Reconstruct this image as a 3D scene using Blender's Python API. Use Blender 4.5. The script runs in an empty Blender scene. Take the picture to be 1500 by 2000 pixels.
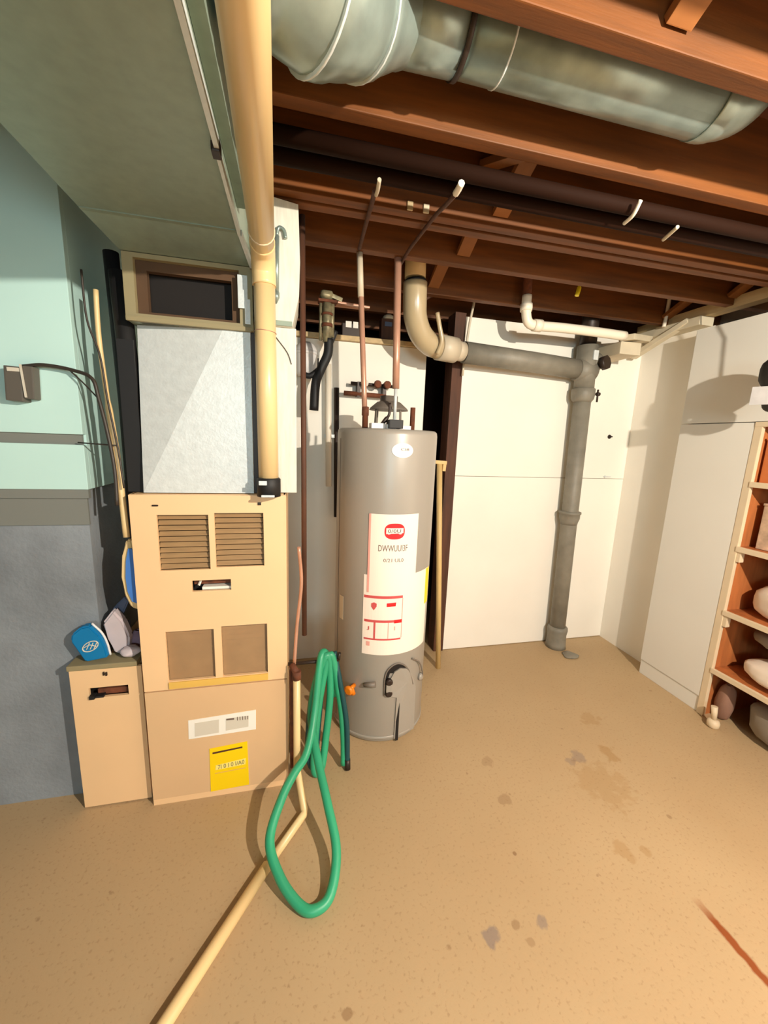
import bpy, bmesh, math, random
from mathutils import Vector, Matrix
random.seed(7)
S = bpy.context.scene
COL = S.collection
PI = math.pi

# ------------------------------------------------------------------ camera
def make_camera():
    F, pitch, yaw, roll = 760.0, math.radians(10.5), math.radians(13.3), math.radians(2.2)
    fwd = Vector((math.sin(yaw)*math.cos(pitch), math.cos(yaw)*math.cos(pitch), -math.sin(pitch)))
    right = Vector((math.cos(yaw), -math.sin(yaw), 0))
    up = right.cross(fwd)
    r2 = right*math.cos(roll) + up*math.sin(roll)
    u2 = -right*math.sin(roll) + up*math.cos(roll)
    cam = bpy.data.objects.new('camera', bpy.data.cameras.new('camera'))
    COL.objects.link(cam)
    m = Matrix.Identity(4)
    for i in range(3):
        m[i][0], m[i][1], m[i][2] = r2[i], u2[i], -fwd[i]
    m[0][3], m[1][3], m[2][3] = 0, 0, 1.5
    cam.matrix_world = m
    cam.data.sensor_fit = 'HORIZONTAL'; cam.data.sensor_width = 36
    cam.data.lens = F*36/1500
    cam.data.clip_start = 0.02
    S.camera = cam
make_camera()

# ------------------------------------------------------------------ world, light, exposure
w = bpy.data.worlds.new('world'); S.world = w; w.use_nodes = True
w.node_tree.nodes['Background'].inputs[0].default_value = (0.55, 0.62, 0.7, 1)
w.node_tree.nodes['Background'].inputs[1].default_value = 0.03
S.view_settings.view_transform = 'Standard'; S.view_settings.look = 'None'
S.view_settings.exposure = 0.0; S.view_settings.gamma = 1; S.view_settings.use_curve_mapping = False
BULB_POS = Vector((1.32, -0.66, 2.15)); BULB_STRENGTH = 335.0; BULB_COL = (1.0, 0.92, 0.79)
def daylight():
    l = bpy.data.lights.new('window_daylight', 'AREA'); l.shape = 'RECTANGLE'; l.size = 1.1; l.size_y = 0.6
    l.energy = 38; l.color = (0.66, 0.92, 1.0)
    o = bpy.data.objects.new('window_daylight', l); COL.objects.link(o)
    o.location = (0.1, -2.42, 1.72); o.rotation_euler = (math.radians(84), 0, 0)
daylight()

# ------------------------------------------------------------------ materials
def lin(c):
    return tuple(((v/255)/12.92 if v/255 <= 0.04045 else ((v/255+0.055)/1.055)**2.4) for v in c) + (1,)
MATS = {}
def mat(name, rgb, rough=0.6, metal=0.0, var=0.0, vscale=6.0, bump=0.0, bscale=60.0, stretch=None, rgb2=None, emit=0, spec=None, coat=0):
    if name in MATS: return MATS[name]
    m = bpy.data.materials.new(name); m.use_nodes = True
    nt = m.node_tree; b = nt.nodes['Principled BSDF']
    b.inputs['Base Color'].default_value = lin(rgb); b.inputs['Roughness'].default_value = rough
    b.inputs['Metallic'].default_value = metal
    if spec is not None: b.inputs['Specular IOR Level'].default_value = spec
    if coat: b.inputs['Coat Weight'].default_value = coat; b.inputs['Coat Roughness'].default_value = 0.15
    tc = nt.nodes.new('ShaderNodeTexCoord'); src = tc.outputs['Object']
    if stretch:
        mp = nt.nodes.new('ShaderNodeMapping'); mp.inputs['Scale'].default_value = stretch
        nt.links.new(src, mp.inputs['Vector']); src = mp.outputs['Vector']
    if var or rgb2:
        n = nt.nodes.new('ShaderNodeTexNoise'); n.inputs['Scale'].default_value = vscale; n.inputs['Detail'].default_value = 5
        nt.links.new(src, n.inputs['Vector'])
        r = nt.nodes.new('ShaderNodeValToRGB'); r.color_ramp.elements[0].position = 0.3; r.color_ramp.elements[1].position = 0.7
        c2 = rgb2 if rgb2 else tuple(max(0, v*(1-var)) for v in rgb)
        r.color_ramp.elements[0].color = lin(c2); r.color_ramp.elements[1].color = lin(rgb)
        nt.links.new(n.outputs['Fac'], r.inputs['Fac']); nt.links.new(r.outputs['Color'], b.inputs['Base Color'])
    if bump:
        n = nt.nodes.new('ShaderNodeTexNoise'); n.inputs['Scale'].default_value = bscale; n.inputs['Detail'].default_value = 4
        nt.links.new(src, n.inputs['Vector'])
        bp = nt.nodes.new('ShaderNodeBump'); bp.inputs['Strength'].default_value = bump; bp.inputs['Distance'].default_value = 0.004
        nt.links.new(n.outputs['Fac'], bp.inputs['Height']); nt.links.new(bp.outputs['Normal'], b.inputs['Normal'])
    if emit:
        b.inputs['Emission Color'].default_value = lin(rgb); b.inputs['Emission Strength'].default_value = emit
    MATS[name] = m
    return m

def floor_material():
    m = bpy.data.materials.new('floor_concrete'); m.use_nodes = True
    nt = m.node_tree; N = nt.nodes; L = nt.links; b = N['Principled BSDF']; b.inputs['Roughness'].default_value = 0.62
    tc = N.new('ShaderNodeTexCoord'); P = tc.outputs['Object']
    def noise(scale, detail=4):
        n = N.new('ShaderNodeTexNoise'); n.inputs['Scale'].default_value = scale; n.inputs['Detail'].default_value = detail
        L.new(P, n.inputs['Vector']); return n.outputs['Fac']
    def ramp(f, a, ca, z, cz):
        r = N.new('ShaderNodeValToRGB'); r.color_ramp.elements[0].position = a; r.color_ramp.elements[1].position = z
        r.color_ramp.elements[0].color = ca; r.color_ramp.elements[1].color = cz; L.new(f, r.inputs['Fac']); return r.outputs['Color']
    def mix(f, a, c):
        x = N.new('ShaderNodeMix'); x.data_type = 'RGBA'
        L.new(f, x.inputs[0])
        if isinstance(a, tuple): x.inputs[6].default_value = a
        else: L.new(a, x.inputs[6])
        if isinstance(c, tuple): x.inputs[7].default_value = c
        else: L.new(c, x.inputs[7])
        return x.outputs[2]
    def math_(op, a, c, clamp=False):
        x = N.new('ShaderNodeMath'); x.operation = op; x.use_clamp = clamp
        for i, v in enumerate((a, c)):
            if v is None: continue
            if isinstance(v, (int, float)): x.inputs[i].default_value = v
            else: L.new(v, x.inputs[i])
        return x.outputs[0]
    base = ramp(noise(1.6, 3), 0.3, lin((180, 152, 114)), 0.7, lin((187, 160, 122)))
    fine = noise(90, 3)
    base = mix(ramp(fine, 0.30, (1, 1, 1, 1), 0.42, (0, 0, 0, 1)), base, lin((170, 141, 104)))
    spk = noise(28, 6)
    base = mix(ramp(spk, 0.26, (0.8, 0.8, 0.8, 1), 0.31, (0, 0, 0, 1)), base, lin((156, 126, 92)))
    warp = noise(22, 5)
    def spot(cx, cy, r, col, k=1.0):
        nonlocal base
        d = N.new('ShaderNodeVectorMath'); d.operation = 'DISTANCE'; L.new(P, d.inputs[0]); d.inputs[1].default_value = (cx, cy, 0)
        e = math_('ADD', d.outputs['Value'], math_('MULTIPLY', math_('SUBTRACT', warp, 0.5), r*2.6))
        f = math_('MULTIPLY', math_('SUBTRACT', 1.0, math_('DIVIDE', e, r), True), 3.0, True)
        base = mix(math_('MULTIPLY', f, k*0.8), base, col)
    grey = lin((125, 112, 108)); tan = lin((160, 120, 66)); brn = lin((120, 82, 46))
    for a in [(0.591, 0.834, 0.026, grey, .85), (0.776, 0.836, 0.022, grey, .7), (0.68, 0.845, 0.016, brn, .5), (0.705, 0.8, 0.012, brn, .4), (1.364, 1.398, 0.04, grey, .6),
              (1.30, 1.375, 0.025, grey, .5), (1.538, 1.392, 0.05, tan, .6), (0.879, 1.259, 0.028, brn, .4), (0.797, 1.043, 0.010, brn, .8), (1.222, 0.974, 0.04, tan, .45),
              (1.30, 0.955, 0.02, tan, .45), (0.135, 0.762, 0.014, brn, .6), (1.36, 1.24, 0.13, tan, .35), (1.62, 1.62, 0.06, tan, .4), (0.9, 1.45, 0.03, brn, .3), (1.52, 1.05, 0.012, brn, .5)]:
        spot(*a)
    # rust streak left by a pipe or board
    sx = N.new('ShaderNodeSeparateXYZ'); L.new(P, sx.inputs[0])
    dx = math_('ABSOLUTE', math_('ADD', math_('SUBTRACT', sx.outputs[0], 1.329), math_('MULTIPLY', math_('SUBTRACT', warp, 0.5), 0.02)), None)
    f1 = math_('MULTIPLY', math_('SUBTRACT', 1.0, math_('DIVIDE', dx, 0.017), True), 2.2, True)
    f2 = math_('MULTIPLY', math_('SUBTRACT', 0.795, sx.outputs[1]), 14.0, True)
    base = mix(math_('MULTIPLY', f1, f2), base, lin((140, 70, 22)))
    L.new(base, b.inputs['Base Color'])
    bp = N.new('ShaderNodeBump'); bp.inputs['Strength'].default_value = 0.25; bp.inputs['Distance'].default_value = 0.003
    L.new(fine, bp.inputs['Height']); L.new(bp.outputs['Normal'], b.inputs['Normal'])
    return m

M = dict(
    floor=floor_material(),
    white=mat('white_wall_paint', (252, 246, 234), 0.55, var=0.03, vscale=2, bump=0.05, bscale=40),
    cabwhite=mat('cabinet_white', (236, 232, 222), 0.45, var=0.02, vscale=2),
    aqua=mat('aqua_wall_paint', (204, 240, 234), 0.5, var=0.03, vscale=2),
    aquagrey=mat('grey_band', (128, 130, 124), 0.6),
    concrete=mat('grey_concrete', (150, 157, 164), 0.85, var=0.18, vscale=4, bump=0.5, bscale=70),
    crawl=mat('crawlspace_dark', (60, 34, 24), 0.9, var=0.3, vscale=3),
    wood=mat('joist_wood', (128, 72, 22), 0.6, var=0.25, vscale=3, stretch=(1, 12, 12), bump=0.1, bscale=20),
    wood2=mat('bridging_wood', (164, 102, 50), 0.6, var=0.2, vscale=6),
    subfloor=mat('subfloor_wood', (96, 48, 24), 0.8, var=0.3, vscale=3, stretch=(1, 8, 1)),
    pine=mat('pine_board', (220, 190, 140), 0.6, var=0.12, vscale=4, stretch=(8, 1, 8)),
    plate=mat('wood_top_plate', (226, 212, 184), 0.6, var=0.1, vscale=6),
    post=mat('dark_post_wood', (92, 54, 34), 0.7, var=0.3, vscale=4, stretch=(8, 8, 1)),
    shelfwood=mat('orange_shelf_wood', (196, 116, 62), 0.6, var=0.18, vscale=4, stretch=(6, 6, 1)),
    shelfedge=mat('cream_shelf_edge', (232, 210, 176), 0.5, var=0.05),
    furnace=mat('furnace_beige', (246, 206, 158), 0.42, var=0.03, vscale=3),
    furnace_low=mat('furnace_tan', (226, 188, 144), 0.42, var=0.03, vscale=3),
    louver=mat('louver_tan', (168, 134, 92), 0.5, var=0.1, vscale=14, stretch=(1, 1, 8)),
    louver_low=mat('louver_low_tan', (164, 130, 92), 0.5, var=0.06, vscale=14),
    goldstrip=mat('gold_strip', (230, 186, 92), 0.4),
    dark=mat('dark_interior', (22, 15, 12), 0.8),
    black=mat('black_rubber', (26, 25, 26), 0.6),
    galv=mat('galvanised_steel', (222, 228, 228), 0.38, 0.12, var=0.05, vscale=40, bump=0.22, bscale=120),
    galvdull=mat('galvanised_dull', (150, 164, 148), 0.45, 0.3, var=0.06, vscale=30),
    galvround=mat('galvanised_round', (158, 174, 168), 0.30, 0.5, var=0.12, vscale=20),
    olive=mat('olive_trim', (150, 138, 104), 0.6),
    cardboard=mat('brown_liner', (96, 68, 44), 0.8, var=0.15),
    ductwhite=mat('white_painted_duct', (232, 228, 214), 0.5, 0.0, var=0.08, vscale=14, stretch=(6, 6, 1)),
    cream=mat('cream_pvc', (240, 208, 152), 0.35, var=0.04, vscale=3),
    tanpvc=mat('tan_pvc', (196, 176, 140), 0.28, var=0.06, vscale=4, coat=0.3),
    palepvc=mat('pale_pvc', (206, 192, 168), 0.45),
    heater=mat('heater_grey_paint', (164, 157, 147), 0.34, 0.05, var=0.04, vscale=2),
    heaterdk=mat('heater_dark_grey', (120, 110, 100), 0.5),
    label=mat('label_paper', (252, 236, 222), 0.5),
    labelw=mat('white_sticker', (246, 242, 232), 0.45),
    labelg=mat('sticker_grey_field', (216, 208, 192), 0.5),
    red=mat('label_red', (226, 24, 32), 0.5),
    pinkred=mat('label_pink_red', (206, 84, 84), 0.5),
    pink=mat('label_pink', (240, 170, 158), 0.5),
    ink=mat('label_ink', (110, 92, 84), 0.6),
    inkdk=mat('label_dark_ink', (70, 48, 44), 0.6),
    yellow=mat('label_yellow', (255, 216, 0), 0.45),
    yellow2=mat('label_yellow_pale', (255, 236, 130), 0.45),
    orange=mat('valve_orange', (240, 130, 20), 0.4),
    copper=mat('copper_pipe', (212, 160, 134), 0.35, 0.25, var=0.12, vscale=9),
    iron=mat('cast_iron', (146, 140, 126), 0.55, 0.05, var=0.16, vscale=9, bump=0.25, bscale=40),
    irondk=mat('dark_iron', (54, 42, 36), 0.45, 0.3),
    brass=mat('aged_brass', (176, 164, 128), 0.45, 0.4, var=0.4, vscale=25, bump=0.4, bscale=60),
    pipebrown=mat('dark_brown_pipe', (40, 21, 12), 0.75, 0.0, spec=0.1),
    oldwall=mat('unpainted_block_wall', (118, 110, 100), 0.9, var=0.2, vscale=3, bump=0.4),
    tagpaper=mat('tag_paper', (196, 192, 190), 0.7, var=0.08, vscale=20),
    rust=mat('rusty_pipe', (130, 72, 44), 0.8, var=0.35, vscale=30, bump=0.4),
    whitepipe=mat('white_pipe', (246, 234, 214), 0.4),
    plasticw=mat('white_plastic', (232, 228, 226), 0.4),
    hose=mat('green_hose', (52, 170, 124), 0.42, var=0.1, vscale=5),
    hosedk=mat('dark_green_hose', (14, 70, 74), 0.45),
    boxgrey=mat('grey_plastic_box', (96, 90, 82), 0.6),
    cable=mat('dark_cable', (58, 50, 44), 0.5),
    blue=mat('blue_fabric', (0, 126, 186), 0.5, var=0.08),
    blue2=mat('blue_blade', (70, 126, 206), 0.5),
    cloth=mat('pale_cloth', (214, 200, 204), 0.85, var=0.08, bump=0.3, bscale=25),
    purple=mat('mauve_cloth', (150, 122, 140), 0.85, var=0.1, bump=0.3, bscale=25),
    bluegrey=mat('blue_grey_cloth', (96, 108, 136), 0.85, var=0.1),
    stick=mat('yellow_wood', (226, 192, 128), 0.5, var=0.08, stretch=(8, 8, 1)),
    tagyellow=mat('yellow_plastic', (250, 226, 40), 0.4),
    baggrey=mat('grey_bag', (150, 138, 122), 0.7, var=0.1, bump=0.4, bscale=14),
    bagwhite=mat('white_bag', (242, 224, 204), 0.6, var=0.06, bump=0.3, bscale=14),
    carton=mat('speckled_carton', (232, 200, 168), 0.7, var=0.25, vscale=20),
    brownbag=mat('brown_cloth', (156, 116, 96), 0.85, var=0.12),
    oranget=mat('orange_box', (214, 124, 66), 0.55, var=0.06),
    blackbag=mat('black_bag', (44, 38, 32), 0.7, var=0.3, bump=0.4, bscale=20),
    redjar=mat('dark_red_lid', (120, 36, 20), 0.4),
    glass=mat('window_glass', (190, 215, 225), 0.1),
)

# ------------------------------------------------------------------ mesh helpers
def box(bm, x0, x1, y0, y1, z0, z1, bev=0.0):
    t = bmesh.new()
    vs = [t.verts.new(p) for p in [(x0,y0,z0),(x1,y0,z0),(x1,y1,z0),(x0,y1,z0),(x0,y0,z1),(x1,y0,z1),(x1,y1,z1),(x0,y1,z1)]]
    for f in [(0,3,2,1),(4,5,6,7),(0,1,5,4),(1,2,6,5),(2,3,7,6),(3,0,4,7)]: t.faces.new([vs[i] for i in f])
    if bev: bmesh.ops.bevel(t, geom=t.edges[:], offset=bev, segments=2, affect='EDGES', profile=0.7)
    add(bm, t)
def add(bm, t, mtx=None):
    mp = {}
    for v in t.verts: mp[v] = bm.verts.new(mtx @ v.co if mtx else v.co)
    for f in t.faces:
        try:
            nf = bm.faces.new([mp[v] for v in f.verts]); nf.smooth = f.smooth
        except ValueError: pass
    t.free()
def obox(bm, c, size, rot, bev=0.0):
    """box centred at c with rotation matrix rot"""
    t = bmesh.new(); sx, sy, sz = [s/2 for s in size]
    box(t, -sx, sx, -sy, sy, -sz, sz, bev)
    add(bm, t, Matrix.Translation(Vector(c)) @ rot.to_4x4())
def bar(bm, a, b, wdt, hgt, roll=0.0, bev=0.0):
    a, b = Vector(a), Vector(b); d = b-a
    q = d.to_track_quat('X', 'Z').to_matrix() @ Matrix.Rotation(roll, 3, 'X')
    obox(bm, (a+b)/2, (d.length, wdt, hgt), q, bev)
def spline(pts, n=8):
    P = [Vector(p) for p in pts]; out = []
    for i in range(len(P)-1):
        p0 = P[i-1] if i else P[i]*2-P[i+1]; p1, p2 = P[i], P[i+1]
        p3 = P[i+2] if i+2 < len(P) else P[i+1]*2-P[i]
        for k in range(n):
            t = k/n
            out.append(0.5*((2*p1)+(p2-p0)*t+(2*p0-5*p1+4*p2-p3)*t*t+(3*p1-p0-3*p2+p3)*t**3))
    out.append(P[-1]); return out
def tube(bm, pts, r, seg=14, caps=True, smooth=True):
    P = [Vector(p) for p in pts]; n = len(P)
    rs = r if isinstance(r, (list, tuple)) else [r]*n
    T = []
    for i in range(n):
        d = (P[min(i+1, n-1)]-P[max(i-1, 0)])
        T.append(d.normalized() if d.length > 1e-9 else (T[-1] if T else Vector((0, 0, 1))))
    u = T[0].orthogonal().normalized(); rings = []
    for i in range(n):
        if i:
            q = T[i-1].rotation_difference(T[i]); u = (q @ u); u = (u - T[i]*u.dot(T[i])).normalized()
        v = T[i].cross(u)
        rings.append([bm.verts.new(P[i]+(u*math.cos(2*PI*k/seg)+v*math.sin(2*PI*k/seg))*rs[i]) for k in range(seg)])
    for i in range(n-1):
        for k in range(seg):
            f = bm.faces.new([rings[i][k], rings[i][(k+1) % seg], rings[i+1][(k+1) % seg], rings[i+1][k]]); f.smooth = smooth
    if caps:
        bm.faces.new(rings[0][::-1]); bm.faces.new(rings[-1])
def lathe(bm, c, prof, seg=32, axis=(0, 0, 1)):
    """prof: (radius, height) list along axis"""
    q = Vector((0, 0, 1)).rotation_difference(Vector(axis)).to_matrix(); c = Vector(c); rings = []
    for r, h in prof:
        rings.append([bm.verts.new(c + q @ Vector((r*math.cos(2*PI*k/seg), r*math.sin(2*PI*k/seg), h))) for k in range(seg)])
    for i in range(len(prof)-1):
        sm = abs(prof[i][0]-prof[i+1][0]) < 1e-6 or abs(prof[i][1]-prof[i+1][1]) > 1e-6
        for k in range(seg):
            f = bm.faces.new([rings[i][k], rings[i][(k+1) % seg], rings[i+1][(k+1) % seg], rings[i+1][k]]); f.smooth = sm
    if prof[0][0] > 1e-6: bm.faces.new(rings[0][::-1])
    if prof[-1][0] > 1e-6: bm.faces.new(rings[-1])
def prism(bm, poly, y0, y1):
    """polygon in xz extruded along y"""
    a = [bm.verts.new((x, y0, z)) for x, z in poly]; b = [bm.verts.new((x, y1, z)) for x, z in poly]
    bm.faces.new(a); bm.faces.new(b[::-1]); n = len(poly)
    for i in range(n): bm.faces.new([a[i], b[i], b[(i+1) % n], a[(i+1) % n]])
def plate_holes(bm, x0, x1, z0, z1, y0, y1, holes):
    """sheet in xz with rectangular holes (hx0,hx1,hz0,hz1)"""
    xs = sorted({x0, x1, *[h[0] for h in holes], *[h[1] for h in holes]}); zs = sorted({z0, z1, *[h[2] for h in holes], *[h[3] for h in holes]})
    def solid(i, j):
        if not (0 <= i < len(xs)-1 and 0 <= j < len(zs)-1): return False
        cx, cz = (xs[i]+xs[i+1])/2, (zs[j]+zs[j+1])/2
        return not any(h[0] < cx < h[1] and h[2] < cz < h[3] for h in holes)
    V = {}
    def v(x, y, z):
        k = (round(x, 5), round(y, 5), round(z, 5))
        if k not in V: V[k] = bm.verts.new(k)
        return V[k]
    for i in range(len(xs)-1):
        for j in range(len(zs)-1):
            if not solid(i, j): continue
            a, b, c, d = xs[i], xs[i+1], zs[j], zs[j+1]
            bm.faces.new([v(a,y0,c), v(b,y0,c), v(b,y0,d), v(a,y0,d)]); bm.faces.new([v(a,y1,c), v(a,y1,d), v(b,y1,d), v(b,y1,c)])
            if not solid(i-1, j): bm.faces.new([v(a,y0,c), v(a,y0,d), v(a,y1,d), v(a,y1,c)])
            if not solid(i+1, j): bm.faces.new([v(b,y0,c), v(b,y1,c), v(b,y1,d), v(b,y0,d)])
            if not solid(i, j-1): bm.faces.new([v(a,y0,c), v(a,y1,c), v(b,y1,c), v(b,y0,c)])
            if not solid(i, j+1): bm.faces.new([v(a,y0,d), v(b,y0,d), v(b,y1,d), v(a,y1,d)])
def blob(bm, c, size, k=2.6, seg=20, rings=12, lump=0.0, seed=0, rotz=0.0):
    """soft sack: superellipsoid with lumps"""
    rnd = random.Random(seed); ph = [rnd.uniform(0, 6.28) for _ in range(6)]; c = Vector(c); rows = []
    def sp(v, e): return math.copysign(abs(v)**e, v)
    for i in range(rings+1):
        a = -PI/2+PI*i/rings; row = []
        for j in range(seg):
            t = 2*PI*j/seg; e = 2/k
            l = 1+lump*(math.sin(3*t+ph[0]+2*a)+0.7*math.sin(5*t+ph[1]-3*a)+0.6*math.sin(7*a+ph[2]))
            p = Vector((sp(math.cos(a), e)*sp(math.cos(t), e)*size[0]/2*l, sp(math.cos(a), e)*sp(math.sin(t), e)*size[1]/2*l, sp(math.sin(a), e)*size[2]/2*(1+lump*0.5*math.sin(2*t+ph[3]))))
            row.append(bm.verts.new(c+Matrix.Rotation(rotz, 3, 'Z') @ p))
        rows.append(row)
    for i in range(rings):
        for j in range(seg):
            f = bm.faces.new([rows[i][j], rows[i][(j+1) % seg], rows[i+1][(j+1) % seg], rows[i+1][j]]); f.smooth = True
    bmesh.ops.remove_doubles(bm, verts=bm.verts[:], dist=1e-5)

def base_of(parent):
    while parent is not None:
        if 'base' in parent: return Vector(parent['base'])
        parent = parent.parent
    return Vector((0, 0, 0))
BASES = {}
def thing(name, label, cat, loc, group=None):
    o = bpy.data.objects.new(name, None); COL.objects.link(o); o.location = loc; o.empty_display_size = 0.05
    BASES[o] = Vector(loc); o['label'] = label; o['category'] = cat
    if group: o['group'] = group
    return o
def obj(name, bm, m, parent=None, label=None, fix=True):
    if fix:
        bmesh.ops.recalc_face_normals(bm, faces=bm.faces[:])
    base = BASES.get(parent, Vector((0, 0, 0)))
    me = bpy.data.meshes.new(name)
    if base.length: bmesh.ops.translate(bm, verts=bm.verts[:], vec=-base)
    bm.to_mesh(me); bm.free(); me.materials.append(M[m] if isinstance(m, str) else m)
    o = bpy.data.objects.new(name, me); COL.objects.link(o)
    if parent: o.parent = parent; BASES[o] = base
    if label: o['label'] = label
    return o
def solo(name, bm, m, label, cat, group=None):
    """a thing that is one mesh; origin at the middle of its base"""
    bmesh.ops.recalc_face_normals(bm, faces=bm.faces[:])
    xs = [v.co for v in bm.verts]; lo = Vector([min(v[i] for v in xs) for i in range(3)]); hi = Vector([max(v[i] for v in xs) for i in range(3)])
    b = Vector(((lo.x+hi.x)/2, (lo.y+hi.y)/2, lo.z)); bmesh.ops.translate(bm, verts=bm.verts[:], vec=-b)
    me = bpy.data.meshes.new(name); bm.to_mesh(me); bm.free(); me.materials.append(M[m])
    o = bpy.data.objects.new(name, me); COL.objects.link(o); o.location = b; BASES[o] = b
    o['label'] = label; o['category'] = cat
    if group: o['group'] = group
    return o
def struct(name, bm, m, label=None, parent=None):
    o = obj(name, bm, m, parent)
    if not parent: o['kind'] = 'structure'
    if label: o['label'] = label
    return o
B = bmesh.new
def mk(fn, *a, **k):
    bm = B(); fn(bm, *a, **k); return bm
def bx(*a, **k): return mk(box, *a, **k)
def tb(*a, **k): return mk(tube, *a, **k)
def lt(*a, **k): return mk(lathe, *a, **k)
def text_bm(body, height, width):
    """lettering as a flat mesh in xz, centred on 0, fitted to width x height"""
    cu = bpy.data.curves.new('lettering', 'FONT'); cu.body = body; cu.resolution_u = 2
    o = bpy.data.objects.new('lettering', cu); COL.objects.link(o); bpy.context.view_layer.update()
    me = bpy.data.meshes.new_from_object(o.evaluated_get(bpy.context.evaluated_depsgraph_get()))
    bm = B(); bm.from_mesh(me); bpy.data.objects.remove(o); bpy.data.meshes.remove(me); bpy.data.curves.remove(cu)
    xs = [v.co.x for v in bm.verts]; ys = [v.co.y for v in bm.verts]
    x0, x1, y0, y1 = min(xs), max(xs), min(ys), max(ys)
    for v in bm.verts:
        v.co = Vector(((v.co.x-(x0+x1)/2)/(x1-x0)*width, 0, (v.co.y-(y0+y1)/2)/(y1-y0)*height))
    return bm

# ================================================================== SETTING
struct('floor', bx(-2.7, 2.95, -2.7, 3.4, -0.12, 0), 'floor', 'tan painted concrete basement floor with stains and a rust streak')
# ceiling: plywood subfloor with joists under it
ceil = struct('ceiling', bx(-2.7, 2.95, -2.7, 3.4, 2.53, 2.56), 'subfloor', 'brown wooden subfloor above the open joists')
JZ = 2.30
for y in (-2.1, -1.7, -1.3, -0.9, -0.5, 0.06, 0.43, 0.80, 1.125, 1.50, 1.56, 1.83, 2.22, 2.62, 3.0):
    struct('joist', bx(-0.60 if 1.4 < y < 1.6 else -2.58, 2.78, y, y+0.042, JZ, 2.53, bev=0.003), 'wood', parent=ceil)
def brace(x, ya, yb, za, zb, wd=0.062):
    bm = B(); bar(bm, (x, ya, za), (x, yb, zb), wd, 0.022, 0, 0.002); obj('bridging', bm, 'wood2', ceil)
ys = [0.43, 0.80, 1.125, 1.50, 1.83, 2.22]
for x in (0.72, 2.3):
    for a, b in zip(ys[:-1], ys[1:]):
        a2, b2 = a+0.045, b-0.003
        if 0.75 < a < 1.0 and x < 1: continue
        brace(x-0.033, a2, b2, 2.34, 2.49); brace(x+0.033, a2, b2, 2.49, 2.34)
# back wall right of the post: white sheets on concrete
wb = struct('wall_back', bx(1.06, 2.7, 2.47, 2.6, 0, 2.28), 'white', 'white painted back wall behind the cast iron stack')
obj('wall_panel', bx(1.06, 2.42, 2.45, 2.47, 0.004, 1.277, bev=0.002), 'white', wb)
obj('wall_panel', bx(1.06, 2.42, 2.45, 2.47, 1.280, 2.28, bev=0.002), 'white', wb)
for (x, z) in ((2.244, 1.584), (2.052, 0.36)):
    obj('wall_peg', lt((x, 2.452, z), [(0.016, 0), (0.014, 0.008), (0.004, 0.012), (0.004, 0.03)], 12, (0, -1, 0)), 'irondk', wb)
bm = B(); box(bm, 2.24, 2.30, 2.443, 2.449, 1.289, 1.297); lathe(bm, (2.25, 2.446, 1.293), [(0.008, 0), (0.008, 0.008)], 10, (0, -1, 0)); obj('latch', bm, 'galv', wb)
struct('wall_recess', bx(-2.6, 0.83, 2.50, 2.65, 0, 2.075), 'white', 'white half wall in the nook behind the water heater')
t1 = struct('trim_1', bx(-0.7, 0.84, 2.47, 2.66, 2.077, 2.105, bev=0.003), 'pine', 'wooden sill board on the half wall')
struct('trim_2', bx(0.985, 1.058, 2.44, 2.56, 0, 2.298, bev=0.003), 'post', 'dark wooden post at the left edge of the white back wall')
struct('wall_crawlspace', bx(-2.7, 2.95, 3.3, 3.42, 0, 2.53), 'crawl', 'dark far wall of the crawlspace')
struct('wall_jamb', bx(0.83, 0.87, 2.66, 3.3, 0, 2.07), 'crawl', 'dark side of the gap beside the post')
# right wall and the wall behind the shelves
struct('wall_right', bx(2.42, 2.6, 1.962, 2.468, 0, 2.235), 'white', 'white side wall between the back corner and the tall cabinet')
struct('wall_shelving', bx(2.80, 2.95, -2.7, 3.42, 0, 2.53), 'white', 'white wall behind the shelves')
tp = struct('trim_3', bx(2.325, 2.43, 1.98, 2.44, 2.236, 2.285, bev=0.003), 'plate', 'pale wooden top plate along the right wall')
struct('trim_4', bx(2.36, 2.43, 0.2, 2.46, 2.287, 2.345, bev=0.003), 'pine', 'tan board along the top of the right wall')
# left wall: grey concrete below, aqua boards above
wl = struct('wall_left', bx(-2.6, -0.74, 1.62, 2.5, 0, 2.298), 'concrete', 'grey concrete wall left of the furnace')
obj('wall_board', bx(-2.6, -0.722, 1.597, 1.62, 1.478, 2.528, bev=0.002), 'aqua', wl, 'pale aqua upper board')
obj('band', bx(-2.6, -0.73, 1.608, 1.62, 1.442, 1.478), 'aquagrey', wl, 'grey batten between the aqua boards')
obj('wall_board', bx(-2.6, -0.722, 1.597, 1.62, 1.283, 1.442, bev=0.002), 'aqua', wl, 'narrow pale aqua board under the grey batten')
obj('band', bx(-2.6, -0.725, 1.603, 1.62, 1.25, 1.283), 'aquagrey', wl)  # this lower strip paints the shadow under the board edge
obj('wall_board', bx(-0.74, -0.722, 1.62, 2.48, 1.283, 2.3, bev=0.002), 'aqua', wl)
obj('concrete_band', bx(-2.6, -0.735, 1.612, 1.62, 1.15, 1.25), 'aquagrey', wl)
# walls outside the picture
wlf = struct('wall_far_left', bx(-2.72, -2.6, -2.7, 3.42, 0, 2.53), 'oldwall')
wr_bm = B(); plate_holes(wr_bm, -2.7, 2.95, 0, 2.53, -2.62, -2.5, [(-0.45, 0.65, 1.42, 2.02)])
wr = struct('wall_rear', wr_bm, 'oldwall')
win = B(); plate_holes(win, -0.46, 0.66, 1.41, 2.03, -2.58, -2.54, [(-0.41, 0.61, 1.46, 1.98)])
struct('window_1', win, 'plasticw', 'small basement window behind the camera')

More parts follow.
